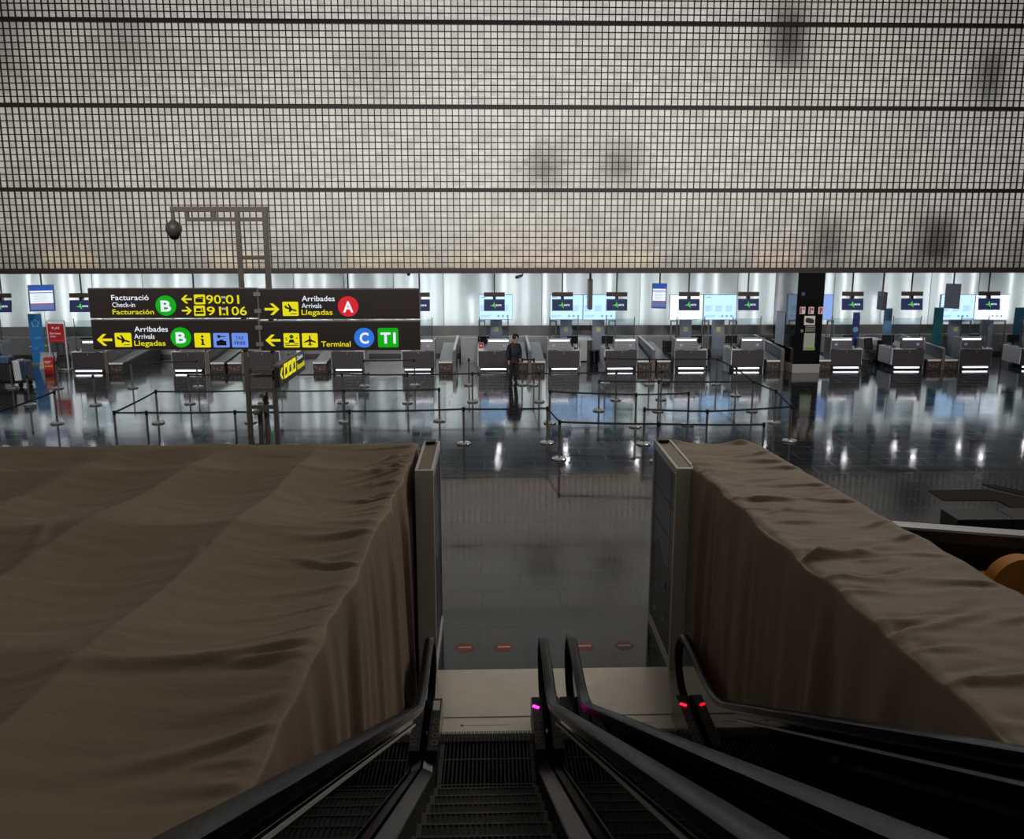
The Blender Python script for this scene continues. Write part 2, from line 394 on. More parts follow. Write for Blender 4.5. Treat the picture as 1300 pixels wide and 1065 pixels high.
# ------------------------------------------------------------------ check-in desks
REF = ['the desk by the luggage cart','the desk beside the red baggage sizer','the desk under the yellow i pictogram','the desk behind the sign mast',
 'the desk under the Terminal wording','the desk beside the green T1 badge','the desk behind the standing person','the desk beside the black waste bin',
 'the desk left of middle flight screen','the desk right of middle flight screen','the desk left of the black pillar','the desk right of the black pillar',
 'the desk beside the light blue banner','the desk under the far light boxes','the desk at the far right edge']
DPX = [-6,120.5,244,337,443,531.5,627.5,716,788.5,878,951,1078,1158.5,1246.5,1326]
DTY = 'RRRLLRRLRLRLRLR'
YD = 31.85
m_plexi = glass('clear_acrylic', (235,240,242))
def make_desk(s):
    """s = +1: raised panel on the reader's right, -1: on the left"""
    t = thing('checkin_desk', 'x', 'desk')
    def bx(a,b,*r, bev=0):
        lo, hi = (a,b) if s > 0 else (-b,-a)
        return (lo,hi)+r
    mb = MB(); mb.bbox(*bx(-.63,.64,0,.62,.17,.83), .01); mb.build('body', m_anthra, t)
    mb = MB(); mb.box(*bx(-.56,.58,.05,.6,0,.165)); mb.build('plinth', m_black, t)
    mb = MB(); mb.box(*bx(-.53,.48,-.004,.05,.07,.115)); mb.build('floor_light', m_led, t)
    # raised panel, leaning back
    mb = MB()
    q = [(.10,.86),(.17,1.27),(.24,1.27),(.24,.86)]
    lo, hi = (-.27,.62) if s > 0 else (-.62,.27)
    mb.prism(q, 0, lo, hi); pn = mb.build('upper_panel', mat('panel_grey',(86,84,88),.38,.3), t)
    mb = MB(); a, b = (lo+.05, hi-.05); mb.prism([(.155,1.205),(.164,1.255),(.15,1.255),(.141,1.205)], 0, a, b); mb.build('panel_light', m_led, pn)
    # light metal frame round the raised panel
    fr = MB(); fr.box(*bx(.62,.67,.04,.66,.0,1.30)); fr.box(*bx(-.29,.67,.14,.3,1.27,1.30)); fr.build('edge_frame', m_lgrey, t)
    # white desktop and side cabinet
    mb = MB(); mb.bbox(*bx(-.66,-.27,-.01,1.25,.83,.865), .006); mb.build('desktop', m_white, t)
    mb = MB(); mb.bbox(*bx(-.67,-.62,.06,1.2,.2,.83), .006); mb.build('side_panel', m_white, t)
    mb = MB(); mb.box(*bx(-.35,.30,-.03,.06,.83,.853)); mb.build('ledge', m_lgrey, t)
    mb = MB(); mb.tube([(0.02*s,-.012,.70),(0.02*s,-.012,.79)], .011, 8); mb.tube([(0.02*s-.02,-.02,.775),(0.02*s+.02,-.02,.775)], .016, 8); mb.build('lock', m_chrome, t)
    for k in (-.58,.56):
        mb = MB(); mb.tube([(k*s,.34,.85),(k*s,.34,2.16)], .017, 8); mb.build('screen_post', m_dark, t)
    mb = MB(); mb.box(-.56,.56,.336,.342,1.32,2.08); mb.build('screen_pane', m_plexi, t)
    st = MB(); st.box(*bx(.34,.46,.118,.128,.98,1.08)); o = st.build('sticker', mat('sticker_lilac',(170,170,214),.5), pn)
    o['label'] = 'pale lilac sticker'
    return t
protos = {'R': make_desk(1), 'L': make_desk(-1)}
used = {'R':0,'L':0}
def mon_thing():
    t = thing('desk_monitor','x','monitor')
    MB().bbox(-.24,.24,-.02,.02,.12,.44,.008).build('screen_back', m_black, t)
    MB().box(-.03,.03,-.01,.03,.01,.14).build('neck', m_black, t)
    MB().box(-.12,.12,-.08,.1,0,.012).build('foot', m_black, t)
    return t
mon0 = mon_thing(); nm = 0
def keypad_thing():
    t = thing('card_reader','x','card reader')
    MB().prism([(-.07,0),(.07,0),(.07,.07),(-.07,.025)],0,-.045,.045).build('housing', m_black, t)
    MB().box(-.03,.03,-.03,.04,.05,.056).build('keys', m_grey, t)
    return t
kp0 = keypad_thing(); nk = 0
desk_x = []
for i, (px, ty) in enumerate(zip(DPX, DTY)):
    x = gp(px, 471.5).x; desk_x.append(x)
    d = protos[ty] if not used[ty] else copy_tree(protos[ty]); used[ty] = 1
    d.location = (x, YD, 0); ref = REF[i][9:] if REF[i].startswith('the desk ') else REF[i]
    tag(d, 'dark check-in desk '+ref, None, 'check-in desks')
    s = 1 if ty == 'R' else -1
    m = mon0 if nm == 0 else copy_tree(mon0); nm += 1
    m.location = (x+.12*s-.5*s if i in (3,) else x-.43*s, YD+.95, .865); m.rotation_euler = (0,0,(.25 if i%2 else -.2))
    tag(m, 'black computer monitor on the white top of '+REF[i], None, 'monitors on the desks')
    k = kp0 if nk == 0 else copy_tree(kp0); nk += 1
    k.location = (x-.48*s, YD+.28, .865); k.rotation_euler = (0,0,.2*s)
    tag(k, 'small dark card reader on the white top of '+REF[i], None, 'card readers on the desks')
# red notice on the desk behind the person
x = desk_x[6]
t = thing('notice_holder','small red and white notice standing on the desk behind the person','sign',(x-.53,YD+.1,.865))
MB().box(-.1,.1,0,.02,0,.30).build('card', mat('card_white'), t)
MB().box(-.085,.085,-.005,0,.06,.29).build('red_print', mat('print_red'), t)
MB().box(-.05,.05,-.008,-.005,.15,.2).build('white_print', mat('card_white'), t)

# baggage conveyors beside the desks
def make_conv():
    t = thing('baggage_conveyor','x','conveyor')
    mb = MB(); mb.prism([(0,0),(0,.22),(.0,.30),(3.6,.62),(3.6,0)],0,-.27,.27); mb.build('housing', mat('conveyor_housing',(66,62,60),.5,.3), t)
    mb = MB(); mb.prism([(-.02,.36),(-.02,.41),(.5,.43),(3.6,.70),(3.6,.62),(.3,.36)],0,-.27,.27); mb.build('belt', mat('belt_grey',(112,116,116),.42), t)
    MB().box(-.27,.27,-.05,-.02,.355,.425).build('front_edge', mat('edge_white',(224,224,222),.4), t)
    mb = MB(); mb.box(-.25,.25,-.015,.0,.03,.33); sc = mb.build('scale_box', mat('scale_brown',(54,40,34),.6), t)
    mb = MB()
    for a,b,c,d in ((-.18,-.10,.14,.2),(-.04,.03,.08,.22),(.08,.19,.1,.15),(-.22,-.16,.22,.27),(.12,.2,.2,.26)): mb.box(a,b,-.03,-.014,c,d)
    mb.build('fittings', mat('fitting_rust',(112,92,82),.5,.3), sc)
    return t
def rail_part(t, sx):
    mb = MB(); mb.prism([(-.03,.84),(-.03,.88),(3.5,1.02),(3.5,.98)],0,sx-.05,sx+.05); r = mb.build('rail_cap', m_lgrey, t)
    mb = MB(); mb.prism([(0,.05),(0,.84),(3.45,.98),(3.45,.4)],0,sx-.015,sx+.015); mb.build('side_wall', mat('rail_panel',(136,136,138),.35,.4), t)
    MB().box(sx-.07,sx+.07,-.05,.03,0,.84).build('end_post', mat('post_brown_grey',(112,104,100),.4,.4), t)
CV = [(157,1,-1),(282,2,-1),(303,3,1),(409,4,0),(566,5,1),(661,6,1),(683,7,0),(817.5,8,1),(842,9,0),(982,10,1),(1047,11,0),(1189,12,1),(1211,13,0)]
c0 = make_conv()
first_c = True
for px, di, rs in CV:
    c = c0 if first_c else copy_tree(c0); first_c = False
    x = gp(px, 470.5).x; c.location = (x, YD+.02, 0)
    tag(c, 'baggage conveyor with grey belt beside '+REF[di], None, 'baggage conveyors between desks')
for px, di, rs in CV:
    c = [o for o in COL.objects if o.get('label') == 'baggage conveyor with grey belt beside '+REF[di]][0]
    if rs: rail_part(c, .36*rs)

# grey partition behind the aisle next to the standing person's desk
x0 = gp(583,470).x; x1 = gp(608,470).x
t = thing('partition','grey low partition in the aisle between two desks by the person','partition',((x0+x1)/2,34.2,0))
w = (x1-x0)/2
MB().box(-w,w,0,.05,0,1.02).build('panel', mat('partition_grey',(158,158,160),.4,.2), t)
MB().box(-w-.04,w+.04,-.03,.08,1.02,1.07).build('cap', m_lgrey, t)

# information light boxes on grey columns
m_lb = [glow('lightbox_blue',(178,214,255),1.45), glow('lightbox_bright_white',(228,240,255),1.6), glow('lightbox_sky',(150,182,248),.9)]
m_col = mat('column_grey',(128,134,146),.4,.1)
m_pr = glow('lightbox_print',(150,182,206),.8)
YK = 35.2
K = [(608,651,630,'pale light box on a grey column behind the standing person',0,[-.75,-.5]),
 (698,740,718.5,'light box on a grey column behind the desk beside the waste bin',0,[-.72,-.46]),
 (740,782,759.5,'pale light box on the grey column next to the waste bin',0,[.42,.7]),
 (850,892.5,870,'brightest white light box, right of the central portrait screen',1,[-.72,-.45]),
 (893,935,911.5,'pale light box joined to the right of the brightest white one',0,[-.8,-.52,.4,.72]),
 (1001,1057,1029,'blue light box mostly hidden behind the black pillar',2,[.6,.86]),
 (1193.5,1237,1212,'sky blue light box behind the dark hanging portrait screen',0,[-.78,.5]),
 (1237,1280.5,1252,'white half of the light box pair at the far right',1,[-.2,.62])]
for (a,b,c,lab,mi,fr) in K:
    ca = at(c,430,YK).x; x0 = at(a,390,YK).x-ca; x1 = at(b,390,YK).x-ca; z0 = at(c,406,YK).z; z1 = at(c,373.7,YK).z
    t = thing('information_light_box', lab, 'light box', (ca,YK,0), 0, 'information light boxes')
    MB().box(-.26,.26,.0,.16,0,z0).build('column', m_col, t)
    bxo = MB().box(x0+.008,x1-.008,-.02,.12,z0,z1).build('box', m_grey, t)
    f = Face((0,-.02,0),(1,0,0),(0,0,1))
    mb = MB(); f.rect(mb,x0+.02,z0+.02,x1-.02,z1-.02,0,.006); sf = mb.build('lit_face', m_lb[mi], t)
    if mi != 1 or c > 1200:
        mb = MB(); w = x1-x0
        for k in range(3):
            u = x0+.07+k*w*.31
            for j in range(6): f.rect(mb,u,z0+.62-j*.045,u+w*.22-(j%3)*.03,z0+.635-j*.045,.006,.008)
        hd = MB(); f.rect(hd,x0+.1,z1-.14,x0+.3,z1-.11,.006,.008); hd.build('heading_print', m_pr, sf)
        for j in range(3): f.rect(mb,x0+.07,z0+.2-j*.035,x0+.55-j*.05,z0+.212-j*.035,.006,.008)
        mb.build('text_print', m_pr, sf)
        for k in range(3):
            mb = MB(); f.disc(mb,x0+.85+k*.2,z0+.17,.05,.006,.008,16); mb.build('round_symbol', m_pr, sf)
    mb = MB(); f2 = Face((0,0,0),(1,0,0),(0,0,1)); zc_ = at(c,418,YK).z; f2.rect(mb,-.09,zc_-.1,.09,zc_+.1,0,.006); o = mb.build('notice', mat('notice_yellow',(186,182,128),.5), t); o['label'] = 'pale yellow notice'
    for k in range(0,len(fr),2):
        mb = MB(); a_, b_ = fr[k], fr[k+1]
        zt_ = z0-.02
        mb.bar((a_,-.25,0),(a_,-.25,zt_),.05,.05); mb.bar((b_,-.25,0),(b_,-.25,zt_),.05,.05); mb.bar((a_-.025,-.25,zt_),(b_+.025,-.25,zt_),.05,.05)
        mb.build('side_frame', mat('frame_grey',(118,118,120),.4,.4), t)

# hanging monitors with number bars
YM = 32.4
m_nav = glow('monitor_navy',(44,56,104),.55)
m_grn = glow('logo_green',(84,214,70),.9)
m_wht = glow('logo_white',(235,240,255),.9)
m_num = glow('number_red_brown',(120,62,54),.4)
MX = [(-2,0,-.02),(100.5,1,-.06),(244,2,0),(337,3,0),(441,4,0),(532,5,.0),(627.5,6,0),(714.3,7,0),(783.5,8,.06),(875.7,9,.03),(951.2,10,.04),(1084,11,.08),(1159.5,12,.1),(1258,13,.06)]
def make_monitor():
    t = thing('hanging_monitor','x','monitor')
    zt = ZS-.0
    MB().tube([(0,.12,1.95-.62),(0,.12,.0)][::-1], .03, 10).build('pole', m_black, t)
    return t
zb0 = at(714,376.5,YM).z; zb1 = at(714,371,YM).z; zm0 = at(714,394.5,YM-.1).z; zm1 = at(714,379.6,YM).z
t = thing('hanging_monitor','x','monitor')
MB().tube([(0,.12,ZS+.02),(0,.12,zm1+.05)], .03, 10).build('hanging_pole', m_dark, t)
nb = MB().bbox(-.42,.42,-.02,.07,zb0,zb1,.008).build('number_bar', mat('bar_brown',(52,40,38),.4), t)
mb = MB(); f = Face((0,-.02,0),(1,0,0),(0,0,1))
f.text(mb,'01 : 106',-.3,zb0+.045,.6,(zb1-zb0)*.5,.004,.01); mb.build('digits', m_num, nb)
MB().box(-.06,.06,.0,.16,zm1-.02,zb0).build('bracket', m_black, t)
tilt = R(9); um = Vector((1,0,0)); vm = Vector((0,math.sin(tilt),math.cos(tilt)))
hm = (zm1-zm0)/math.cos(tilt)
fm = Face((0,-.10,zm0), um, vm)
mb = MB(); fm.rect(mb,-.42,0,.42,hm,-.07,0); sb = mb.build('screen_housing', m_black, t)
mb = MB(); fm.rect(mb,-.405,.015,.405,hm-.015,0,.004); scn = mb.build('screen', m_nav, t)
mb = MB()
fm.poly(mb,[(-.19,hm*.45),(-.06,hm*.52),(.0,hm*.78),(.02,hm*.5),(.06,hm*.2),(-.04,hm*.4)],.004,.006); mb.build('logo', m_grn, scn)
mb = MB(); fm.text(mb,'aena',.05,hm*.42,.24,hm*.22,.006,.02); mb.build('logo_lettering', m_wht, scn)
for i,(px,di,rz) in enumerate(MX):
    c = t if i == 0 else copy_tree(t)
    c.location = (at(px,360,YM).x, YM, 0); c.rotation_euler = (0,0,-rz)
    tag(c, 'navy hanging monitor with green logo above '+REF[di], None, 'hanging monitors over the desks')
# portrait flight screens
m_sb = glow('screen_blue',(40,92,190),.75); m_sw = glow('screen_white',(236,244,252),1.0); m_sl = glow('screen_lilac',(120,130,190),.7)
def portrait(px0_,py0_,px1_,py1_,lab,rz,lit=True,Y=32.2,pole=None,tl=8):
    c = at((px0_+px1_)/2,(py0_+py1_)/2,Y); a = at(px0_,py1_,Y); b = at(px1_,py0_,Y)
    w = (b.x-a.x)/2; h = b.z-a.z
    t = thing('flight_screen',lab,'screen',(c.x,Y,a.z),-rz,'portrait screens hanging from the soffit')
    tl = R(tl); f = Face((0,0,0),(1,0,0),(0,math.sin(tl),math.cos(tl)))
    if not lit: w *= .86
    mb = MB(); f.rect(mb,-w,0,w,h,-.1,0); hs = mb.build('housing', m_black if lit else mat('screen_back_navy',(44,52,76),.4), t)
    pl = MB().tube([(0,.34,ZS-a.z+.02),(0,.34,h*.6)],.032,10).build('hanging_pole', m_dark, t)
    MB().box(-.1,.1,.19,.36,h*.62,h*.76).build('bracket', m_black, t)
    if lit:
        def seg(nm,m,u0,v0,u1,v1,par,d=.004):
            mb = MB(); f.rect(mb,-w+2*w*u0,h*v0,-w+2*w*u1,h*v1,d-.004,d); return mb.build(nm,m,par)
        s = seg('screen',m_sb,.04,.02,.96,.98,t)
        seg('lit_page',m_sw,.06,.3,.94,.68,s,.008); seg('header_band',m_sw,.06,.71,.94,.78,s,.008); seg('footer_band',m_sl,.06,.06,.94,.27,s,.008)
        seg('red_line',glow('line_red',(200,60,70),.8),.06,.275,.94,.30,s,.008)
        mb = MB()
        for k in range(5): f.rect(mb,-w*.6,h*(.62-k*.06),w*(.3+.1*(k%3)),h*(.63-k*.06),.008,.010)
        mb.build('text_lines', m_pr, s)
    return t
portrait(39.5,361.5,65.5,395,'tilted portrait flight screen with blue header above the blue banner',-.35)
portrait(827,359.5,846.5,391.5,'upright portrait flight screen with blue header between two desk monitors',.25)
portrait(1198,360,1221,391.5,'dark switched-off portrait screen hanging before the far right light box',.5,False)
# screens seen edge-on
for px,ya,yb,w,lab in ((749.5,345,393,.16,'dark narrow screen seen edge-on, hanging before the joined light boxes'),(1123,371,394,.15,'dark narrow screen seen edge-on above the light blue banner')):
    p = at(px,yb,32.0); q = at(px,ya,32.0)
    t = thing('edge_on_screen',lab,'screen',(p.x,32.0,p.z))
    h = min(q.z,ZS-.3)-p.z
    MB().bbox(-w/2,w/2,-.0,.55,0,h,.012).build('housing', m_dark, t)
    MB().tube([(0,.28,ZS+.02-p.z),(0,.28,h-.01)],.035,10).build('hanging_pole', m_dark, t)
# small cameras under the beam
for px,py,lab in ((660,350.5,'small white bullet camera under the dark beam above the person'),(518.5,348,'small dark dome camera under the beam above the sign end')):
    p = at(px,py,31.2)
    t = thing('security_camera',lab,'camera',(p.x,31.2,ZS))
    if px > 600:
        MB().tube([(.12,.1,.02),(.12,.1,-.1),(.05,.06,-.12)],.02,8).build('bracket', m_dark, t)
        MB().tube([(.08,.05,-.10),(-.14,-.08,-.16)],[.055,.065],12).build('housing', mat('camera_grey',(92,90,92),.4), t)
        MB().tube([(-.13,-.075,-.157),(-.16,-.09,-.165)],.05,12).build('lens', m_black, t)
    else:
        MB().lathe([(.07,.02),(.07,-.04),(.05,-.09),(.0001,-.11)],(0,.05,0),16).build('housing', m_black, t)
# ------------------------------------------------------------------ belt stanchions
def make_st():
    t = thing('belt_stanchion','x','stanchion')
    MB().lathe([(.17,0),(.185,.012),(.185,.03),(.165,.05),(.05,.062)],n=28).build('base', m_chrome, t, True)
    MB().lathe([(.03,.05),(.03,.9)],n=16).build('post', m_post, t, True)
    MB().lathe([(.036,.88),(.038,.89),(.038,.985),(.03,1.0)],n=16).build('belt_head', m_black, t, True)
    return t
ST = {
 'a1':(16,493,'belt post in front of the black luggage cart'),
 'a2':(38,514,'belt post between the luggage cart and the covered stall, no belt'),
 'a3':(74,493,'belt post standing in front of the small red box'),
 'a4':(73,537.5,'belt post whose belt runs out of the picture on the far left'),
 'a5':(121.5,514,'lone belt post in front of the desk beside the red sizer'),
 'a6':(168.7,492.5,'belt post in the farthest row, nearest the red sizer stand'),
 'a7':(1.5,569,'belt post at the extreme left end of the front row'),
 'b5':(149,569,'belt post at the angled corner of the front row left of the mast'),
 'b6':(189.5,569,'belt post next to the angled front corner, base hidden by brown sheet'),
 'b7':(301,568,'belt post in the front row just left of the sign mast'),
 'b4':(201,537,'belt post in the second row at its left end, linked diagonally'),
 'b2':(241.5,512.3,'belt post at the left end of the third row'),
 'b3':(251.5,491.5,'belt post in the farthest row before the desk under the i pictogram'),
 'b8':(318.5,536,'belt post partly hidden behind the sign mast, second row'),
 'b9':(334.6,511.3,'belt post right behind the sign mast, third row'),
 'c3':(435.4,511,'belt post in the third row before the desk under Terminal'),
 'c4':(462.8,490.5,'belt post in the farthest row beside the desk under Terminal'),
 'c5':(438,535.7,'belt post in the second row under the blue C badge'),
 'c6':(445,567,'belt post in the front row under the Terminal wording'),
 'd1':(526.6,489.5,'belt post standing before the desk beside the T1 badge'),
 'c7':(517.7,511.5,'belt post in the third row under the T1 sign end'),
 'd3':(558,534,'belt post ending the second row right of the T1 badge'),
 'd4':(589,563.5,'front row belt post right of the ad board by the brown sheet'),
 'd5':(595.5,489,'belt post in the farthest row left of the standing person'),
 'd6':(600,510,'belt post just in front of the one left of the person'),
 'e1':(663,488.6,'belt post touching the standing person\'s right side'),
 'e2':(677.5,489,'belt post second to the right of the standing person'),
 'e3':(684.4,509.8,'belt post in the third row right of the standing person'),
 'e4':(697.8,537,'belt post close behind the front corner post of the centre gap'),
 'e5':(694.6,562.5,'front row belt post where the belt bends towards the camera'),
 'e6':(710,583,'nearest belt post, its whole chrome base standing free on the floor'),
 'e7':(760,521.3,'belt post at the left end of the short inner belt'),
 'e8':(781.7,507.7,'third row belt post before the desk left of the portrait screen'),
 'e9':(767.7,487,'belt post in the farthest row beside the waste bin desk aisle'),
 'e10':(823.9,488.5,'belt post in the farthest row before the paired conveyors'),
 'e11':(806.5,541.7,'second row belt post behind the ad board beside the right sheet'),
 'e12':(817,564,'belt post beside the far top corner of the white ad board'),
 'e13':(835.3,522,'belt post joined midway on the short inner belt'),
 'f2':(838.9,507.3,'belt post at the right end of the third row'),
 'e14':(834.5,586,'nearest belt post behind the right sheet\'s ad board, base hidden'),
 'f6':(872.9,539.7,'slightly leaning belt post at the end of a belt'),
 'f7':(909.2,488,'belt post at the far corner before the diagonal row of posts'),
 'f8':(933.6,502.2,'second post down the diagonal row from the far corner'),
 'f9':(954.3,522,'middle post of the diagonal row, where the inner belt ends'),
 'f10':(982.8,536.7,'fourth post down the diagonal row, before the front corner'),
 'f11':(1002.2,560,'belt post at the right front corner nearest the black pillar'),
 'f12':(896,567,'belt post in the middle of the front right belt, base hidden'),
 'f14':(967,587,'belt post whose base hides behind the right sheet\'s far end'),
}
s0 = None; SP = {}
for k,(px,py,lab) in ST.items():
    p = gp(px,py); c = copy_tree(s0) if s0 else make_st(); s0 = s0 or c
    c.location = (p.x,p.y,0); SP[k] = c
    tag(c, lab, None, 'belt stanchions')
lean = R(5)
def belt(a,b):
    o = SP[a]; p = Vector((0,0,.945)); q = SP[b].location - o.location + Vector((0,0,.945))
    d = (q-p); L = d.length; n = Vector((-d.y,d.x,0)).normalized()*.003
    vs = []; fs = []; N = 10
    for i in range(N+1):
        t = i/N; c = p.lerp(q,t); c.z -= .012*L*4*t*(1-t)*.5
        for s in (1,-1):
            for h in (.025,-.025): vs.append(c+n*s+Vector((0,0,h)))
    for i in range(N):
        a_ = i*4; b_ = a_+4
        fs += [(a_,b_,b_+1,a_+1),(a_+2,a_+3,b_+3,b_+2),(a_,a_+2,b_+2,b_),(a_+1,b_+1,b_+3,a_+3)]
    MB().add(vs,fs).build('belt', m_webbing, o)
for a,b in (('a4','a7'),('b5','b6'),('b6','b7'),('b7','c6'),('c6','d4'),('d4','e5'),('e5','e6'),('e6','e14'),('e14','f14'),('b5','b4'),('b4','b8'),('b8','c5'),('c5','d3'),
            ('b2','b9'),('b9','c3'),('c3','c7'),('c7','d6'),('d6','e3'),('e3','e8'),('e8','f2'),('a6','b3'),('c4','d1'),('e7','e13'),('e13','f9'),('e4','e11'),('e11','f6'),('e12','f12'),
            ('f12','f11'),('f7','f8'),('f8','f9'),('f9','f10'),('f10','f11'),('e9','e10'),('e10','f7'),('e1','e2'),('e2','e3')):
    belt(a,b)

# ------------------------------------------------------------------ banners, bins, cabinets and chairs by the desks
def banner(px0_,px1_,yt,yb,rgb,lab,Y,name='rollup_banner',deco=None,lean=0.0,emit=None):
    a = at(px0_,yb,Y); b = at(px1_,yt,Y); w = (at(px1_,yb,Y).x-a.x)/2; base = max(a.z,0)
    t = thing(name,lab,'banner',(a.x+w,Y,0))
    MB().bbox(-w-.02,w+.02,-.12,.12,0,.09,.01).build('base', m_lgrey, t)
    z0 = max(.09,base); z1 = b.z
    MB().box(-w,w,-.012,.0,.09,z1).build('sheet', mat('banner_%d_%d_%d'%rgb, rgb, .45), t)
    MB().tube([(0,.03,.09),(0,.03,z1)],.012,8).build('pole', m_lgrey, t)
    MB().box(-w,w,-.02,.02,z1,z1+.03).build('top_rail', m_lgrey, t)
    if deco: deco(t,w,z1)
    return t
def deco_star(t,w,z):
    f = Face((0,-.012,0),(1,0,0),(0,0,1)); mb = MB()
    pts = []
    for k in range(10):
        r = .17 if k%2 == 0 else .11; a = R(90+36*k); pts.append((r*math.cos(a),z-.38+r*math.sin(a)))
    for k in range(10):
        a_, b_ = pts[k], pts[(k+1)%10]; mb.bar(f.P(*a_,.003),f.P(*b_,.003),.02,.02,(0,1,0))
    f.text(mb,'SKY',-.1,z-.66,.2,.06,.004,.01) if False else None
    mb.build('star_print', mat('print_pale',(150,196,232),.5), t)
    mb = MB(); f.poly(mb,[(-w*.7,z-1.0),(w*.6,z-.9),(w*.6,z-1.06)],0,.004); f.poly(mb,[(-w*.7,z-1.4),(w*.5,z-1.3),(-w*.4,z-1.5)],0,.004); mb.build('stripe_print', mat('print_sky',(70,150,205),.5), t)
banner(40.5,57.5,399,448,(38,120,186),'blue roll-up banner with white star beside the luggage cart',34.0,deco=deco_star)
banner(1117.5,1128,392,452,(96,140,178),'light blue roll-up banner right of the black pillar\'s desk',34.2)
banner(1181,1193,391,446,(28,92,108),'teal roll-up banner left of the dark portrait screen',34.2)
banner(1281,1293.5,391,458,(26,84,108),'teal roll-up banner close to the right edge of the picture',33.9)
def deco_blue(t,w,z):
    f = Face((0,-.012,0),(1,0,0),(0,0,1)); mb = MB(); f.disc(mb,0,z-.75,.12,0,.004); mb.build('round_print', mat('print_pale'), t)
banner(1080,1088.5,397,440,(52,72,140),'dark blue roll-up banner behind the desk right of the pillar',35.6,deco=deco_blue)

# red baggage sizer with its stand
Y = 32.6
a = at(69,471,Y); b = at(91,471,Y); zt = at(80,407,Y).z; zh = at(80,411,Y).z; zl = at(80,434,Y).z
w = .36
t = thing('baggage_sizer','white framed baggage sizer with red header board reading PLAY','stand',((a.x+b.x)/2-.1,Y,0),R(-6))
mb = MB()
for s in (-1,1): mb.bar((s*w,0,0),(s*w,0,zt),.045,.05)
mb.bar((-w,0,zt),(w,0,zt),.045,.05); mb.bar((-w,0,.05),(w,0,.05),.05,.05)
for s in (-1,1): mb.bar((s*w,0,.03),(s*w,.5,.03),.05,.05)
mb.build('frame', m_white, t)
hb = MB().box(-w+.02,w-.02,-.02,.02,zl,zh).build('header_board', mat('play_red',(186,34,44),.45), t)
f = Face((0,-.02,0),(1,0,0),(0,0,1)); mb = MB()
f.text(mb,'PLAY',-.17,zh-.22,.34,.11,.003,.02); f.text(mb,'Baggage',-.27,zh-.42,.46,.085,.003,.02); f.text(mb,'sizer',-.27,zh-.54,.26,.085,.003,.02)
mb.build('lettering', mat('print_white',(236,230,228),.5), hb)
mb = MB(); f.rect(mb,-.28,zh-.68,.28,zh-.665,.0,.003); mb.build('line_print', mat('print_orange',(226,120,60),.5), hb)
mb = MB()
for s in (-1,1):
    for q in (0,.3): mb.bar((s*.24,q,.05),(s*.24,q,zl-.12),.025,.025)
for z in (.1,.45,zl-.12):
    mb.bar((-.24,0,z),(.24,0,z),.025,.025); mb.bar((-.24,.3,z),(.24,.3,z),.025,.025)
    for s in (-1,1): mb.bar((s*.24,0,z),(s*.24,.3,z),.025,.025)
mb.build('basket', m_dark, t)
p = gp(75.5,471)
t = thing('floor_sign','small red box sign with yellow strip in front of the sizer','sign',(p.x,31.7,0),R(10))
MB().bbox(-.17,.17,-.02,.3,0,.66,.01).build('box', mat('play_red'), t)
f = Face((0,-.02,0),(1,0,0),(0,0,1)); mb = MB(); f.rect(mb,-.14,.3,.15,.35,0,.004); mb.build('yellow_strip', mat('print_yellow',(226,180,60),.5), t)
mb = MB(); f.rect(mb,-.13,.5,.1,.53,0,.004); f.rect(mb,-.13,.44,.05,.46,0,.004); mb.build('white_print', mat('print_white'), t)
t = thing('tote_tray','pale grey tray tilted against the sizer stand','tray',(gp(77,463).x,33.1,0))
MB().prism([(-.1,.0),(.1,.62),(.16,.6),(0,0)],0,-.32,.32).build('shell', mat('tray_grey',(166,172,178),.45), t)
MB().prism([(.08,.6),(.1,.66),(.18,.64),(.16,.58)],0,-.34,.34).build('rim', m_lgrey, t)
# round dark table with metal foot
p = gp(51,461); t = thing('pedestal_table','small dark round table with a metal foot below the blue banner','table',(p.x,p.y,0))
MB().lathe([(.36,.70),(.36,.74)],n=32).build('table_top', m_black, t); MB().lathe([(.05,.03),(.04,.7)],n=16).build('column', m_dark, t)
MB().lathe([(.3,0),(.3,.015),(.06,.04)],n=32).build('base', m_chrome, t, True)
# luggage cart and its cases
p = gp(6,493); cy = p.y+.4
t = thing('luggage_cart','black luggage cart carrying pale cases at the far left','cart',(p.x-.1,cy,0))
MB().bbox(-1.0,.75,-.35,.45,.16,.24,.02).build('platform', m_black, t)
mb = MB(); mb.tube([(-.95,.4,.2),(-.95,.45,1.02),(.6,.45,1.02),(.6,.4,.2)],.025,10); mb.build('push_handle', m_black, t)
MB().bbox(-.98,.30,-.33,.4,.24,.86,.03).build('side_bin', mat('bin_black',(20,20,22),.6), t)
for sx in (-.85,.6):
    for sy in (-.25,.35):
        mb = MB(); mb.tube([(sx,sy-.03,.08),(sx,sy+.03,.08)],.08,16); mb.build('wheel', m_rubber, t)
def case(px,w,h,d,z,y,rgb,lab,tilt=0.0):
    x = at(px,460,cy).x; t = thing('suitcase',lab,'suitcase',(x,cy+y,z)); t.rotation_euler = (0,tilt,0)
    MB().bbox(-w/2,w/2,-d/2,d/2,.0,h,.035).build('shell', mat('case_%d_%d_%d'%rgb,rgb,.4), t)
    mb = MB(); mb.tube([(-w*.25,0,h-.01),(-w*.25,0,h+.05),(w*.25,0,h+.05),(w*.25,0,h-.01)],.012,8); mb.build('handle', m_black, t)
    mb = MB()
    for k in (-.3,0,.3): mb.box(w*k-.012,w*k+.012,-d/2-.006,-d/2+.01,.06,h-.06)
    mb.build('rib', mat('case_rib_%d'%rgb[0],tuple(max(0,c-30) for c in rgb),.45), t)
case(26,.26,.74,.5,.245,-.02,(200,202,204),'pale upright suitcase on the luggage cart, tilted a little',R(-4))
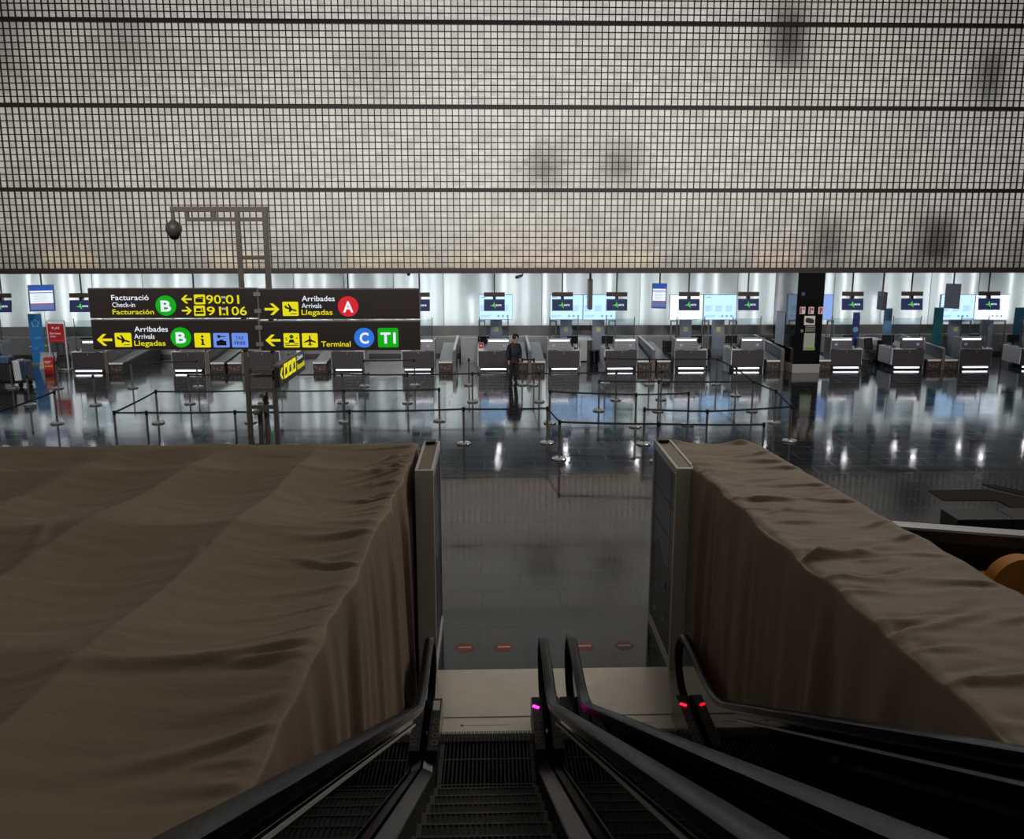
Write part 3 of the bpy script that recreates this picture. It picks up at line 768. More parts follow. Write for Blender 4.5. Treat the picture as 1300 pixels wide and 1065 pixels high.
case(34.5,.2,.72,.5,.245,-.02,(46,62,86),'narrow navy suitcase at the outer end of the luggage cart',R(-4))
case(6,.5,.24,.42,.865,.0,(70,92,122),'blue-grey case lying on top of the luggage cart',0)
# waste bin, cabinets, chairs
p = gp(753,458); t = thing('waste_bin','black waste bin at the foot of the grey column in the aisle','bin',(p.x,p.y-.3,0))
MB().lathe([(.17,0),(.22,.5),(.22,.52),(.2,.52)],n=24).build('body', m_black, t, True); MB().lathe([(.225,.49),(.235,.5),(.235,.54),(.2,.54)],n=24).build('rim', m_dark, t, True)
p = gp(899,471); t = thing('queue_bin','slim black stand on the right side of the desk under the white light box','stand',(p.x+.02,YD+.25,0))
MB().lathe([(.13,0),(.13,.02),(.03,.04)],n=20).build('base', m_black, t); MB().lathe([(.025,.02),(.025,.72)],n=12).build('column', m_black, t); MB().bbox(-.09,.09,-.05,.05,.7,.86,.01).build('head', m_black, t)
for px0_,px1_,lab in ((726,745,'low grey white cabinet behind the desk beside the waste bin'),(1097,1112,'low grey white cabinet behind the desk right of the pillar')):
    Yc = 34.3; a = at(px0_,455,Yc).x; b = at(px1_,455,Yc).x
    t = thing('side_cabinet',lab,'cabinet',((a+b)/2,Yc,0)); w = (b-a)/2; h = at(px0_,431,Yc).z
    MB().bbox(-w,w,0,.8,.03,h-.04,.008).build('body', mat('cabinet_grey',(176,176,172),.45), t)
    MB().bbox(-w-.03,w+.25,-.03,.85,h-.04,h,.008).build('top', m_white, t)
    MB().box(w,w+.22,.05,.75,0,h-.05).build('dark_end', mat('end_dark',(60,58,58),.5), t)
    MB().box(-.01,.01,-.012,0,.1,h-.1).build('door_gap', m_dark, t)
def make_chair():
    t = thing('office_chair','x','chair')
    MB().bbox(-.24,.24,-.24,.24,.44,.52,.03).build('seat', mat('chair_fabric',(34,34,38),.8), t)
    mb = MB(); mb.prism([(.2,.55),(.29,1.05),(.34,1.04),(.27,.55)],0,-.22,.22); mb.build('backrest', mat('chair_fabric'), t)
    MB().lathe([(.03,.08),(.03,.45)],n=12).build('pedestal', m_dark, t)
    for k in range(5):
        a = 2*math.pi*k/5; mb = MB(); mb.bar((0,0,.1),(.28*math.cos(a),.28*math.sin(a),.07),.04,.03); l = mb.build('leg', m_black, t)
        mb = MB(); mb.lathe([(.02,0),(.03,.02),(.02,.06)],(.28*math.cos(a),.28*math.sin(a),0),8); mb.build('caster', m_black, l)
    for s in (-1,1):
        mb = MB(); mb.tube([(s*.24,0,.46),(s*.28,0,.6),(s*.28,-.1,.68),(s*.28,.15,.68)],.018,8); mb.build('armrest', m_black, t)
    return t
ch = None
for px,yy,rz,lab in ((850,33.4,2.6,'black office chair pushed in beside the desk under the white light box'),(1108,33.55,.4,'black office chair behind the white end of the desk by the light blue banner'),
                  (1124.5,33.6,-.5,'black office chair nearest the foot of the light blue banner'),(1233,33.9,.8,'black office chair beside the desk under the double light box'),(1297,34.0,.3,'black office chair at the extreme right edge behind the last desk')):
    c = copy_tree(ch) if ch else make_chair(); ch = ch or c
    c.location = (at(px,450,yy).x,yy,0); c.rotation_euler = (0,0,rz); tag(c,lab,None,'office chairs behind the desks')

# ------------------------------------------------------------------ the person
def skin_mesh(name, joints, links, m, parent, sub=2):
    """joints: name -> (co, rx, ry)"""
    me = bpy.data.meshes.new(name); ks = list(joints); ix = {k:i for i,k in enumerate(ks)}
    me.from_pydata([joints[k][0] for k in ks], [(ix[a],ix[b]) for a,b in links], []); me.update()
    o = bpy.data.objects.new(name, me); COL.objects.link(o)
    sk = o.modifiers.new('skin','SKIN'); sk.use_smooth_shade = True
    if not me.skin_vertices: me.attributes  # layer is made with the modifier
    lay = me.skin_vertices[0] if me.skin_vertices else None
    if lay is None:
        bm = bmesh.new(); bm.from_mesh(me); bm.verts.layers.skin.verify(); bm.to_mesh(me); bm.free(); lay = me.skin_vertices[0]
    for k in ks:
        lay.data[ix[k]].radius = joints[k][1:3]; lay.data[ix[k]].use_root = (ix[k] == 0)
    sb = o.modifiers.new('sub','SUBSURF'); sb.levels = sub; sb.render_levels = sub
    if m: me.materials.append(m)
    dg = bpy.context.evaluated_depsgraph_get(); dg.update()
    nm = bpy.data.meshes.new_from_object(o.evaluated_get(dg)); nm.name = name
    o.modifiers.clear(); o.data = nm; bpy.data.meshes.remove(me)
    for p in nm.polygons: p.use_smooth = True
    if parent: o.parent = parent
    return o
m_skin = mat('skin',(178,132,106),.55); m_jacket = mat('jacket_navy',(13,15,30),.7,noise_amt=.3,noise_scale=14,bump=.5); m_trou = mat('trousers_black',(10,10,13),.8); m_hair = mat('hair_black',(14,12,12),.6)
pp = gp(652,486.5)
J = { # facing the camera and turned a little; local frame: x right, -y towards the camera
 'pelvis':((0,0,.93),.13,.10),'waist':((.01,0,1.06),.15,.12),'chest':((.02,-.01,1.28),.19,.14),'neckb':((.03,-.02,1.44),.075,.07),'neck':((.045,-.045,1.50),.052,.052),
 'jaw':((.06,-.075,1.565),.062,.075),'head':((.06,-.07,1.65),.076,.092),'crown':((.055,-.06,1.72),.05,.06),
 'ls':((-.15,-.01,1.38),.07,.065),'le':((-.235,.0,1.11),.05,.048),'lw':((-.215,-.07,.86),.033,.03),'lp':((-.21,-.085,.80),.04,.022),
 'rs':((.20,-.01,1.37),.07,.065),'re':((.27,.02,1.11),.05,.048),'rw':((.235,-.09,.90),.033,.03),'rp':((.225,-.115,.845),.04,.022),
 'lh':((-.085,0,.88),.095,.09),'lk':((-.10,-.03,.50),.07,.075),'la':((-.11,.03,.10),.042,.045),'lt':((-.12,-.13,.04),.04,.03),
 'rh':((.085,0,.88),.095,.09),'rk':((.085,-.06,.50),.07,.075),'ra':((.075,.08,.11),.042,.045),'rt':((.08,-.07,.04),.04,.03)}
L = [('pelvis','waist'),('waist','chest'),('chest','neckb'),('neckb','neck'),('neck','jaw'),('jaw','head'),('head','crown'),('chest','ls'),('ls','le'),('le','lw'),('lw','lp'),
     ('chest','rs'),('rs','re'),('re','rw'),('rw','rp'),('pelvis','lh'),('lh','lk'),('lk','la'),('la','lt'),('pelvis','rh'),('rh','rk'),('rk','ra'),('ra','rt')]
for sd,wr_ in (('l','lp'),('r','rp')):       # five fingers on each hand
    c = Vector(J[wr_][0])
    for k,(dx,dy,dz,ln) in enumerate(((-.028,-.012,-.03,.060),(-.010,-.016,-.034,.072),(.009,-.014,-.034,.068),(.026,-.008,-.030,.054))):
        a = c+Vector((dx,dy,dz)); b = a+Vector((0,.004,-ln*.55)); d = b+Vector((0,-.014,-ln*.45))
        J[sd+'f%da'%k] = (tuple(a),.010,.010); J[sd+'f%db'%k] = (tuple(b),.009,.009); J[sd+'f%dc'%k] = (tuple(d),.007,.007)
        L += [(wr_,sd+'f%da'%k),(sd+'f%da'%k,sd+'f%db'%k),(sd+'f%db'%k,sd+'f%dc'%k)]
    sg = 1 if sd == 'l' else -1
    a = c+Vector((.036*sg,-.02,.012)); b = a+Vector((.016*sg,-.016,-.035))
    J[sd+'ta'] = (tuple(a),.012,.012); J[sd+'tb'] = (tuple(b),.009,.009); L += [(wr_,sd+'ta'),(sd+'ta',sd+'tb')]
person = skin_mesh('person', J, L, m_skin, None)
person.location = (pp.x,pp.y,0); person.rotation_euler = (0,0,R(18)); person.scale = (1.03,1.03,1.03)
tag(person,'person in dark navy jacket and black trousers, head bowed, standing among belt posts','person')
def sub(keys, grow, extra={}):
    d = {k:(J[k][0],J[k][1]*grow,J[k][2]*grow) for k in keys}; d.update(extra); return d
jk = sub(['pelvis','waist','chest','neckb','ls','le','rs','re'],1.3,{'neck2':((.04,-.035,1.475),.07,.068),'lw2':((-.214,-.075,.83),.052,.05),'rw2':((.233,-.097,.87),.052,.05),'hem':((0,0,.82),.20,.165)})
jk['pelvis'] = ((0,0,.95),.20,.165)
skin_mesh('jacket', jk, [('pelvis','waist'),('waist','chest'),('chest','neckb'),('neckb','neck2'),('chest','ls'),('ls','le'),('le','lw2'),('chest','rs'),('rs','re'),('re','rw2'),('pelvis','hem')], m_jacket, person)
tr = sub(['pelvis','lh','lk','rh','rk'],1.12,{'la2':((-.112,.03,.02),.072,.07),'ra2':((.074,.082,.03),.072,.07)})
skin_mesh('trousers', tr, [('pelvis','lh'),('lh','lk'),('lk','la2'),('pelvis','rh'),('rh','rk'),('rk','ra2')], m_trou, person)
for sx,k in ((-1,'l'),(1,'r')):
    a = Vector(J[k+'a'][0]); tt = Vector(J[k+'t'][0])
    skin_mesh('shoe', {'h':((a.x,a.y+.03,.06),.062,.062),'m':(((a.x+tt.x)/2,(a.y+tt.y)/2,.06),.062,.058),'t':((tt.x,tt.y-.06,.045),.056,.046)}, [('h','m'),('m','t')], mat('shoe_black',(16,16,17),.45), person)
skin_mesh('hair', {'a':((.058,-.105,1.735),.13,.12),'b':((.055,-.04,1.70),.15,.13),'c':((.05,.0,1.60),.10,.08)}, [('a','b'),('b','c')], m_hair, person)
hc = Vector((.06,-.07,1.65))
fm_ = MB()
for s in (-1,1): fm_.lathe([(.001,-.008),(.009,0),(.001,.008)],hc+Vector((s*.03,-.085,-.005)),10)
fm_.build('eyes', mat('eye_dark',(30,24,22),.3), person)
fm_ = MB(); fm_.prism([(-.15,1.645),(-.185,1.605),(-.15,1.60)],0,.048,.072); fm_.build('nose', m_skin, person)
fm_ = MB(); fm_.tube([(.035,-.152,1.578),(.06,-.158,1.576),(.085,-.152,1.578)],.006,8); fm_.build('mouth', mat('lip',(140,84,76),.5), person)
for s in (-1,1):
    fm_ = MB(); fm_.lathe([(.001,-.03),(.012,-.02),(.016,.01),(.001,.03)],hc+Vector((s*.078,.0,-.01)),10); fm_.build('ear', m_skin, person, True)
# ------------------------------------------------------------------ sign mast and hanging signs
YS = 14.0
m_mast = mat('mast_steel', (100,92,86), .45, .3)
pa = at(316.5,520,YS+.12); pb = at(350.5,520,YS+.12)
mast = thing('sign_mast','tall grey steel frame mast carrying the black and yellow signs','mast',(pa.x,YS+.12,0))
mx = pb.x-pa.x
ztop = at(325,262.5,YS+.12).z; zb2 = at(325,278.5,YS+.12).z; zb3 = at(325,327,YS+.12).z
def lx(px,py=262): return at(px,py,YS+.12).x-pa.x
T = .075
for x in (0,mx): MB().box(x-T/2,x+T/2,-T/2,T/2,0,ztop).build('post', m_mast, mast)
arm = MB(); arm.bar((lx(216.5),0,ztop-T/2),(mx+T/2+.004,0,ztop-T/2),T*1.09,T*1.09); arm.bar((lx(235),0,zb2),(mx,0,zb2),T*.9,T*.9)
for px in (236.5,271): arm.bar((lx(px),0,zb2),(lx(px),0,ztop-T/2),T*.82,T*.82)
arm.bar((lx(218.5),0,ztop-T/2),(lx(218.5),0,ztop-.2),.05,.05)
arm.build('camera_arm', m_mast, mast)
MB().bar((0,0,zb3),(mx,0,zb3),T*.9,T*.9).build('crossbar', m_mast, mast)
for py in (477.5,494,516.5):
    q = at(330,py,YS+.12).z; MB().bar((0,0,q),(mx,0,q),T*.8,T*.8).build('crossbar', m_mast, mast)
for px,py in ((337,497),(330,519)):
    q = at(px,py,YS+.4); xx = q.x-pa.x
    mb = MB(); mb.box(xx-T/2,xx+T/2,.28-T/2,.28+T/2,0,q.z); mb.bar((xx,0,q.z-.03),(xx,.28,q.z-.03),T*.8,T*.8); mb.build('rear_post', m_mast, mast)
MB().bbox(-.12,mx+.12,-.12,.42,0,.03,.008).build('base_plate', m_mast, mast)
# brackets between the two columns of signs
zsT = at(330,366,YS).z; zsB = at(330,444,YS).z
mb = MB()
for k in range(4):
    q = zsB+.1+k*(zsT-zsB-.2)/3; xm = lx(330.5,400); mb.box(xm-.06,xm+.06,-.14,-.05,q-.035,q+.035)
mb.box(lx(330.5,400)-.012,lx(330.5,400)+.012,-.12,-.09,zsB,zsT); mb.build('sign_bracket', m_chrome, mast)
p = at(219,283,YS+.12); zc1 = ztop-.2
t = thing('dome_camera','dark dome camera hanging from the end of the mast arm','camera',(pa.x+lx(218.5),YS+.12,zc1))
MB().lathe([(.03,.02),(.035,-.02),(.08,-.06),(.13,-.12),(.135,-.20),(.10,-.27),(.085,-.285)],n=28).build('housing', mat('camera_taupe',(66,62,56),.5), t, True)
MB().lathe([(.084,-.28),(.08,-.31),(.055,-.345),(.001,-.36)],n=28).build('dome', m_black, t, True)

m_sign = mat('sign_black',(50,43,41),.42); m_sign_edge = mat('sign_edge',(120,114,108),.4,.5)
e_y = glow('sign_yellow',(238,226,20),.92); e_w = glow('sign_white',(238,244,255),.95); e_g = glow('sign_green',(14,186,22),.8); e_r = glow('sign_red',(226,40,52),.85)
e_b = glow('sign_blue',(48,120,226),.9); e_lb = glow('sign_pale_blue',(112,150,240),.9); m_sym = mat('symbol_black',(14,12,10),.5)
class Sign:
    def __init__(s, lab, x0,y0,x1,y1):
        ym = (y0+y1)/2
        a = at(x0,ym,YS); b = at(x1,ym,YS); s.z0 = at((x0+x1)/2,y1,YS).z; s.z1 = at((x0+x1)/2,y0,YS).z
        s.t = thing('direction_sign',lab,'sign',(a.x,YS,s.z0),0,'black direction signs on the mast'); s.o = Vector((a.x,YS,s.z0))
        w = b.x-a.x; h = s.z1-s.z0
        s.pan = MB().bbox(0,w,0,.09,0,h,.006).build('panel', m_sign, s.t)
        mb = MB(); mb.box(-.008,w+.008,.01,.08,h,h+.012); mb.box(-.008,0,.01,.08,0,h); mb.box(w,w+.008,.01,.08,0,h); mb.box(-.008,w+.008,.01,.08,-.012,0); mb.build('edge_trim', m_sign_edge, s.t)
        s.f = Face((0,0,0),(1,0,0),(0,0,1)); s.mb = {}
        s.setmap()
    def setmap(s): s.m = lambda px,py: ((at(px,py,YS)-s.o).x, (at(px,py,YS)-s.o).z)
    def text(s, body, x0, x1, yb, yt, col, bold=.012):
        a = s.m(x0,yb); b = s.m(x1,yt)
        s.f.text(s.mb.setdefault(col,MB()), body, a[0],a[1], b[0]-a[0], b[1]-a[1], .004, bold)
    def flush(s):
        for col,nm in (('y','yellow_lettering'),('w','white_lettering')):
            if col in s.mb: s.mb[col].build(nm, {'y':e_y,'w':e_w}[col], s.t)
    def badge(s, cx,cy,r,m,ch,w=12,h=14,square=False):
        mb = MB(); a = s.m(cx,cy); rr = s.m(cx+r,cy)[0]-a[0]
        if square: s.f.rect(mb,a[0]-rr,a[1]-rr*.96,a[0]+rr,a[1]+rr*.96,0,.004,.03)
        else: s.f.disc(mb,a[0],a[1],rr,0,.004)
        bd = mb.build('letter_badge', m, s.t)
        mb = MB(); p = s.m(cx-w/2,cy+h/2); q = s.m(cx+w/2,cy-h/2); s.f.text(mb,ch,p[0],p[1],q[0]-p[0],q[1]-p[1],.006,.03); mb.build('letter', e_w, bd)
    def arrow(s, x0,x1,cy,hh,d):
        mb = MB(); c = s.m((x0+x1)/2,cy); w = s.m(x1,cy)[0]-s.m(x0,cy)[0]; h = w*hh
        def X(u): return c[0]+d*u*w
        th = w*.085
        s.f.poly(mb,[(X(-.5),c[1]-th),(X(.38),c[1]-th),(X(.38),c[1]+th),(X(-.5),c[1]+th)],0,.004)
        for sg in (1,-1):
            s.f.poly(mb,[(X(.5),c[1]),(X(.08),c[1]+sg*h*.5),(X(-.14),c[1]+sg*h*.5),(X(.26),c[1])],0,.004)
        mb.build('arrow', e_y, s.t)
    def icon(s, x0,y0,x1,y1,m,kind):
        a = s.m(x0,y1); b = s.m(x1,y0); mb = MB(); s.f.rect(mb,a[0],a[1],b[0],b[1],0,.004,.018)
        ic = mb.build('pictogram', m, s.t)
        w = b[0]-a[0]; h = b[1]-a[1]
        def P(pts): return [(a[0]+u*w,a[1]+v*h) for u,v in pts]
        k = MB(); pol = lambda pts: s.f.poly(k,P(pts),.004,.007)
        if kind == 'arr':
            pol([(.12,.72),(.2,.74),(.32,.62),(.86,.42),(.9,.35),(.82,.32),(.3,.5),(.16,.56)]); pol([(.42,.58),(.34,.86),(.42,.86),(.6,.52)]); pol([(.42,.48),(.38,.30),(.46,.28),(.62,.42)]); pol([(.5,.12),(.88,.12),(.88,.17),(.5,.17)])
        elif kind == 'desk':
            pol([(.12,.2),(.88,.2),(.88,.4),(.12,.4)]); pol([(.2,.46),(.62,.46),(.62,.74),(.2,.74)]); pol([(.7,.46),(.82,.46),(.82,.8),(.7,.8)])
        elif kind == 'desk2':
            pol([(.12,.2),(.8,.2),(.8,.62),(.12,.62)]); pol([(.3,.66),(.6,.66),(.6,.74),(.3,.74)]); pol([(.62,.7),(.88,.6),(.88,.7),(.66,.82)])
        elif kind == 'i':
            pol([(.4,.16),(.64,.16),(.64,.24),(.57,.24),(.57,.6),(.38,.6),(.38,.52),(.45,.52),(.45,.24),(.4,.24)]); s.f.disc(k,a[0]+.5*w,a[1]+.76*h,.08*w,.004,.007,16)
        elif kind == 'locker':
            pol([(.2,.14),(.8,.14),(.8,.46),(.2,.46)]); pol([(.38,.46),(.62,.46),(.62,.54),(.38,.54)]); s.f.disc(k,a[0]+.36*w,a[1]+.76*h,.1*w,.004,.007,16); pol([(.42,.73),(.76,.73),(.76,.79),(.42,.79)])
        elif kind == 'tax':
            s.f.text(k,'TAX',a[0]+.24*w,a[1]+.56*h,.52*w,.24*h,.005,.01); s.f.text(k,'FREE',a[0]+.16*w,a[1]+.2*h,.68*w,.24*h,.005,.01)
        elif kind == 'pass':
            pol([(.1,.62),(.2,.74),(.2,.62)]); pol([(.8,.74),(.9,.62),(.8,.62)]); pol([(.3,.34),(.7,.34),(.62,.56),(.38,.56)]); pol([(.1,.12),(.9,.12),(.9,.18),(.1,.18)]); pol([(.15,.5),(.25,.5),(.25,.56),(.15,.56)])
        elif kind == 'plane':
            pol([(.47,.1),(.53,.1),(.55,.2),(.64,.14),(.64,.19),(.55,.28),(.55,.42),(.88,.32),(.88,.39),(.55,.58),(.55,.78),(.5,.9),(.45,.78),(.45,.58),(.12,.39),(.12,.32),(.45,.42),(.45,.28),(.36,.19),(.36,.14),(.45,.2)])
        k.build('symbol', m_sym if kind != 'tax' else mat('symbol_navy',(40,60,120),.5), ic)
        if kind == 'pass':
            k2 = MB(); s.f.disc(k2,a[0]+.5*w,a[1]+.76*h,.13*w,.004,.007,16); k2.build('green_symbol', mat('symbol_green',(40,140,90),.5), ic)
            k3 = MB(); s.f.poly(k3,P([(.06,.24),(.36,.24),(.36,.31),(.06,.31)]),.004,.007); s.f.poly(k3,P([(.64,.24),(.94,.24),(.94,.31),(.64,.31)]),.004,.007); k3.build('lilac_symbol', mat('symbol_lilac',(150,130,190),.5), ic)
S1 = Sign('upper black sign left of the mast reading Facturacio Check-in 90 to 01',113,366.5,327.3,403)
S1.text('Facturació',141.6,188.5,381,373.9,'w',.008); S1.text('Check-in',142.8,171.1,389.8,383.4,'w',.004); S1.text('Facturación',143.3,195.2,399,392.3,'y',.009)
S1.badge(210.6,388,13,e_g,'B'); S1.arrow(230,243.5,379.8,.8,-1); S1.arrow(231,243.7,394.3,.8,1)
S1.icon(246.9,373.8,260,386.3,e_y,'desk2'); S1.icon(246.9,387.9,260,401,e_y,'desk')
S1.text('90',262.4,280.3,385.4,374,'y',.009); S1.text('to',281.2,286.4,378.4,374.8,'w',.004); S1.text('a',282.4,286,385.3,381.7,'y',.01); S1.text('01',287,303.3,385.4,374,'y',.009)
S1.text('91',263,280.5,400,388.6,'y',.009); S1.text('to',281.4,286.8,393,389.4,'w',.004); S1.text('a',282.8,286.6,400,396.4,'y',.01); S1.text('106',287.7,313,400,388.6,'y',.009)
S1.flush()
S2 = Sign('lower black sign left of the mast with Arribades, green B badge and tax free',117,406.5,329.2,443)
S2.arrow(123,142.5,431.4,.78,-1); S2.icon(146.9,422.5,166.3,440.4,e_y,'arr')
S2.text('Arribades',170.8,212.9,421,414,'w',.008); S2.text('Arrivals',170.8,196,430,423.4,'w',.004); S2.text('Llegadas',170.8,210,438.8,431.8,'y',.009)
S2.badge(229.7,428.2,13,e_g,'B'); S2.icon(247.7,422.7,266.7,441,e_y,'i'); S2.icon(271.6,422.7,290.7,441,e_lb,'locker'); S2.icon(295,422.7,314.4,441,e_lb,'tax')
S2.flush()
S3 = Sign('upper black sign right of the mast with Arribades and red A badge',329,367,532.3,404.3)
S3.arrow(336,354.8,392.5,.78,1); S3.icon(359.3,383,378.4,401,e_y,'arr')
S3.text('Arribades',383.2,424.7,382.2,375.2,'w',.008); S3.text('Arrivals',383.2,408,390.9,384.5,'w',.004); S3.text('Llegadas',383,422,399.6,392.6,'y',.009)
S3.badge(442,389,13,e_r,'A',12.5); S3.flush()
S4 = Sign('lower black sign right of the mast with Terminal, blue C and green T1',331,408,533,444)
S4.arrow(337,356,432,.78,-1); S4.icon(360.7,423,379.8,441,e_y,'pass'); S4.icon(384,423,403,441,e_y,'plane')
S4.text('Terminal',408,445,439.9,432.8,'y',.009); S4.badge(462.4,428.7,12.7,e_b,'C',11); S4.badge(492.8,428.6,13,e_g,'T1',19,14,True); S4.flush()
# sign standing at right angles, on the aisle side of the mast
pn = gp(355,493,2.75)     # near lower corner
pn = at(355.5,492.5,13.7); zlo = pn.z; xs_ = pn.x
Yf = 13.7
while True:                 # far end: where the same plane x = const meets the pixel column of the far edge
    d = ray(387.5,467); k = xs_/d.x; Yf = d.y*k; break
hgt = at(387.5,446,Yf).z-at(387.5,467,Yf).z
t = thing('direction_sign','grey black sign turned side-on behind the mast, with yellow pictograms','sign',(xs_,13.7,zlo),0,'black direction signs on the mast')
Ls = Yf-13.7
MB().bbox(-.09,0,0,Ls,0,hgt+.04,.006).build('panel', m_sign, t)
mb = MB(); mb.box(-.11,.01,0,Ls,hgt+.04,hgt+.07); mb.build('edge_trim', m_sign_edge, t)
mb = MB(); mb.bar((-.16,.05,.15),(-.16,Ls,.15),.05,.06); mb.bar((-.16,.05,hgt*.8),(-.16,Ls,hgt*.8),.05,.06)
for yy in (.28,.5): mb.bar((-.55,yy,hgt*.8),(-.05,yy,hgt*.8),.05,.05)
mb.build('support_arm', m_mast, t)
f = Face((0,0,0),(0,1,0),(0,0,1))
mb = MB()
for k in range(3):
    u0 = .32+k*.3; f.rect(mb,u0,.10,u0+.26,.36,0,.004,.02)
ic = mb.build('pictogram', e_y, t)
mb = MB()
for k in range(3):
    u0 = .32+k*.3; f.poly(mb,[(u0+.05,.15),(u0+.2,.17),(u0+.16,.3),(u0+.08,.28)],.004,.007)
mb.build('symbol', m_sym, ic)
mb = MB(); f.poly(mb,[(.06,.22),(.18,.32),(.24,.32),(.15,.22),(.24,.12),(.18,.12)],0,.004); mb.build('arrow', e_y, t)
mb = MB(); f.text(mb,'Facturación',1.28,.10,min(1.0,Ls-1.34),.12,.004,.02); mb.build('yellow_lettering', e_y, t)
mb = MB(); f.text(mb,'Facturació',1.28,.42,min(.9,Ls-1.34),.12,.004,.015); f.text(mb,'Check-in',1.28,.27,.45,.09,.004,.005); mb.build('white_lettering', e_w, t)

# ------------------------------------------------------------------ brown dust sheets over the covered stands
m_sheet = bpy.data.materials.new('brown_dust_sheet'); m_sheet.use_nodes = True
nt = m_sheet.node_tree; b = nt.nodes['Principled BSDF']; b.inputs['Base Color'].default_value = (*lin((150,131,110)),1); b.inputs['Roughness'].default_value = .68
b.inputs['Specular IOR Level'].default_value = .25
tc = nt.nodes.new('ShaderNodeTexCoord'); n1 = nt.nodes.new('ShaderNodeTexNoise'); n1.inputs['Scale'].default_value = 9; n1.inputs['Detail'].default_value = 4
mp = nt.nodes.new('ShaderNodeMapping'); mp.inputs['Scale'].default_value = (.35,1.2,.35)
nt.links.new(tc.outputs['Object'], mp.inputs['Vector']); nt.links.new(mp.outputs[0], n1.inputs['Vector'])
bp = nt.nodes.new('ShaderNodeBump'); bp.inputs['Strength'].default_value = .22; bp.inputs['Distance'].default_value = .03
nt.links.new(n1.outputs['Fac'], bp.inputs['Height']); nt.links.new(bp.outputs[0], b.inputs['Normal'])

nrng = np.random.default_rng(5)
def folds(X, Y, specs):
    """sum of soft creases: each starts at (x,y), runs along angle a with curve c, length L, width w, height h"""
    Z = np.zeros_like(X)
    for (x0,y0,a,c,L,w,h) in specs:
        ca, sa = math.cos(a), math.sin(a)
        s = (X-x0)*ca+(Y-y0)*sa; t = -(X-x0)*sa+(Y-y0)*ca - c*s*s
        env = np.clip(s/L,0,1); env = np.where((s>0)&(s<L), (1-env)**1.2*np.clip(s/.17,0,1), 0)
        ww = w*(1+1.4*np.clip(s/L,0,1))
        Z += h*env*(np.exp(-(t/ww)**2) - .55*np.exp(-((t-1.7*ww)/ww)**2))
    return Z
def smooth_noise(X, Y, sx, sy, seed):
    g = np.random.default_rng(seed); Z = np.zeros_like(X)
    for k in range(14):
        kx, ky = g.normal(0,1/sx), g.normal(0,1/sy); Z += np.sin(kx*X*2+ky*Y*2+g.uniform(0,6.28))
    return Z/14**.5
def grid_faces(nr, nc, base=0):
    return [(base+i*nc+j, base+i*nc+j+1, base+(i+1)*nc+j+1, base+(i+1)*nc+j) for i in range(nr-1) for j in range(nc-1)]
def sheet(name, label, grids):
    vs = []; fs = []
    for (PX,PY,PZ) in grids:
        base = len(vs); nr, nc = PX.shape
        vs += list(zip(PX.ravel().tolist(),PY.ravel().tolist(),PZ.ravel().tolist())); fs += grid_faces(nr,nc,base)
    me = bpy.data.meshes.new(name); me.from_pydata(vs,[],fs); me.update()
    bm = bmesh.new(); bm.from_mesh(me); bmesh.ops.remove_doubles(bm, verts=bm.verts[:], dist=.0008); bmesh.ops.recalc_face_normals(bm, faces=bm.faces[:]); bm.to_mesh(me); bm.free()
    for p in me.polygons: p.use_smooth = True
    me.materials.append(m_sheet)
    o = bpy.data.objects.new(name, me); COL.objects.link(o)
    sd = o.modifiers.new('cloth thickness','SOLIDIFY'); sd.thickness = .006; sd.offset = -1
    return tag(o,label,'dust sheet')
def edge_wave(Y, seed, amp): return amp*smooth_noise(Y, Y*0, .35, 9, seed)

# the wide one on the left
XE, Y0_, Y1_ = -1.03, .9, 10.95
ys = np.concatenate([np.linspace(Y0_,Y1_,430)])
def zbase(Y): return 2.60+.083*(10.9-Y)
xs_top = np.concatenate([np.linspace(-10,-5,60,endpoint=False), np.linspace(-5,-2.4,90,endpoint=False), np.linspace(-2.4,XE,100)])
sup_y = np.array([.9,1.9,4.4,7.1,9.55,10.95])
def left_top(X,Y):
    tx = np.mod((X-XE)/1.335,1.0); sx = 4*tx*(1-tx)
    idx = np.clip(np.searchsorted(sup_y,Y,side='right')-1,0,len(sup_y)-2)
    ty = (Y-sup_y[idx])/(sup_y[idx+1]-sup_y[idx]); sy = 4*ty*(1-ty)
    Z = zbase(Y) - (.12*sx*(.55+.45*sy) + .05*sy**1.5)*np.clip((Y1_-Y)/1.1,.12,1)
    Z += .012*smooth_noise(X,Y,.9,.7,4) + .004*smooth_noise(X,Y,.3,.2,9)
    g = np.random.default_rng(21); sp = []
    for yk in np.arange(1.2,10.8,.36):
        y_ = yk+g.uniform(-.16,.16); sp.append((XE+.01,y_,math.pi+g.uniform(-.45,.35),g.uniform(-.2,.2),g.uniform(.3,1.2),g.uniform(.016,.045),g.uniform(.006,.034)))
    for yk,an,ln,hh in ((4.45,.12,2.2,.026),(4.25,-.12,1.3,.022),(3.6,.25,1.5,.022)): sp.append((XE,yk,math.pi+an,.04,ln,.035,hh))
    for k in range(26):
        sp.append((g.uniform(-7,-1.3),g.uniform(1.5,10.5),g.uniform(0,6.28),g.uniform(-.1,.1),g.uniform(.5,1.6),g.uniform(.02,.05),g.uniform(.004,.012)))
    for k in range(12): sp.append((XE-.02,10.5-.1*k*g.uniform(.6,1.2),math.pi*1.0+g.uniform(.2,1.0),.1,g.uniform(.5,1.3),.022,.03))
    return Z+1.4*folds(X,Y,sp)
Xg, Yg = np.meshgrid(xs_top, ys)
xe = edge_wave(ys,31,.018)                                # the rim wanders a little
wgt = np.clip((Xg+1.9)/(XE+1.9),0,1)**2
Xg = Xg + wgt*xe[:,None]
Zg = left_top(Xg,Yg)
rim = np.clip((Xg-(XE-.10))/.10,0,1); Zg -= .028*rim**2      # rounded rim
zr = Zg[:,-1]; xr = Xg[:,-1]
v = np.linspace(0,1,70)
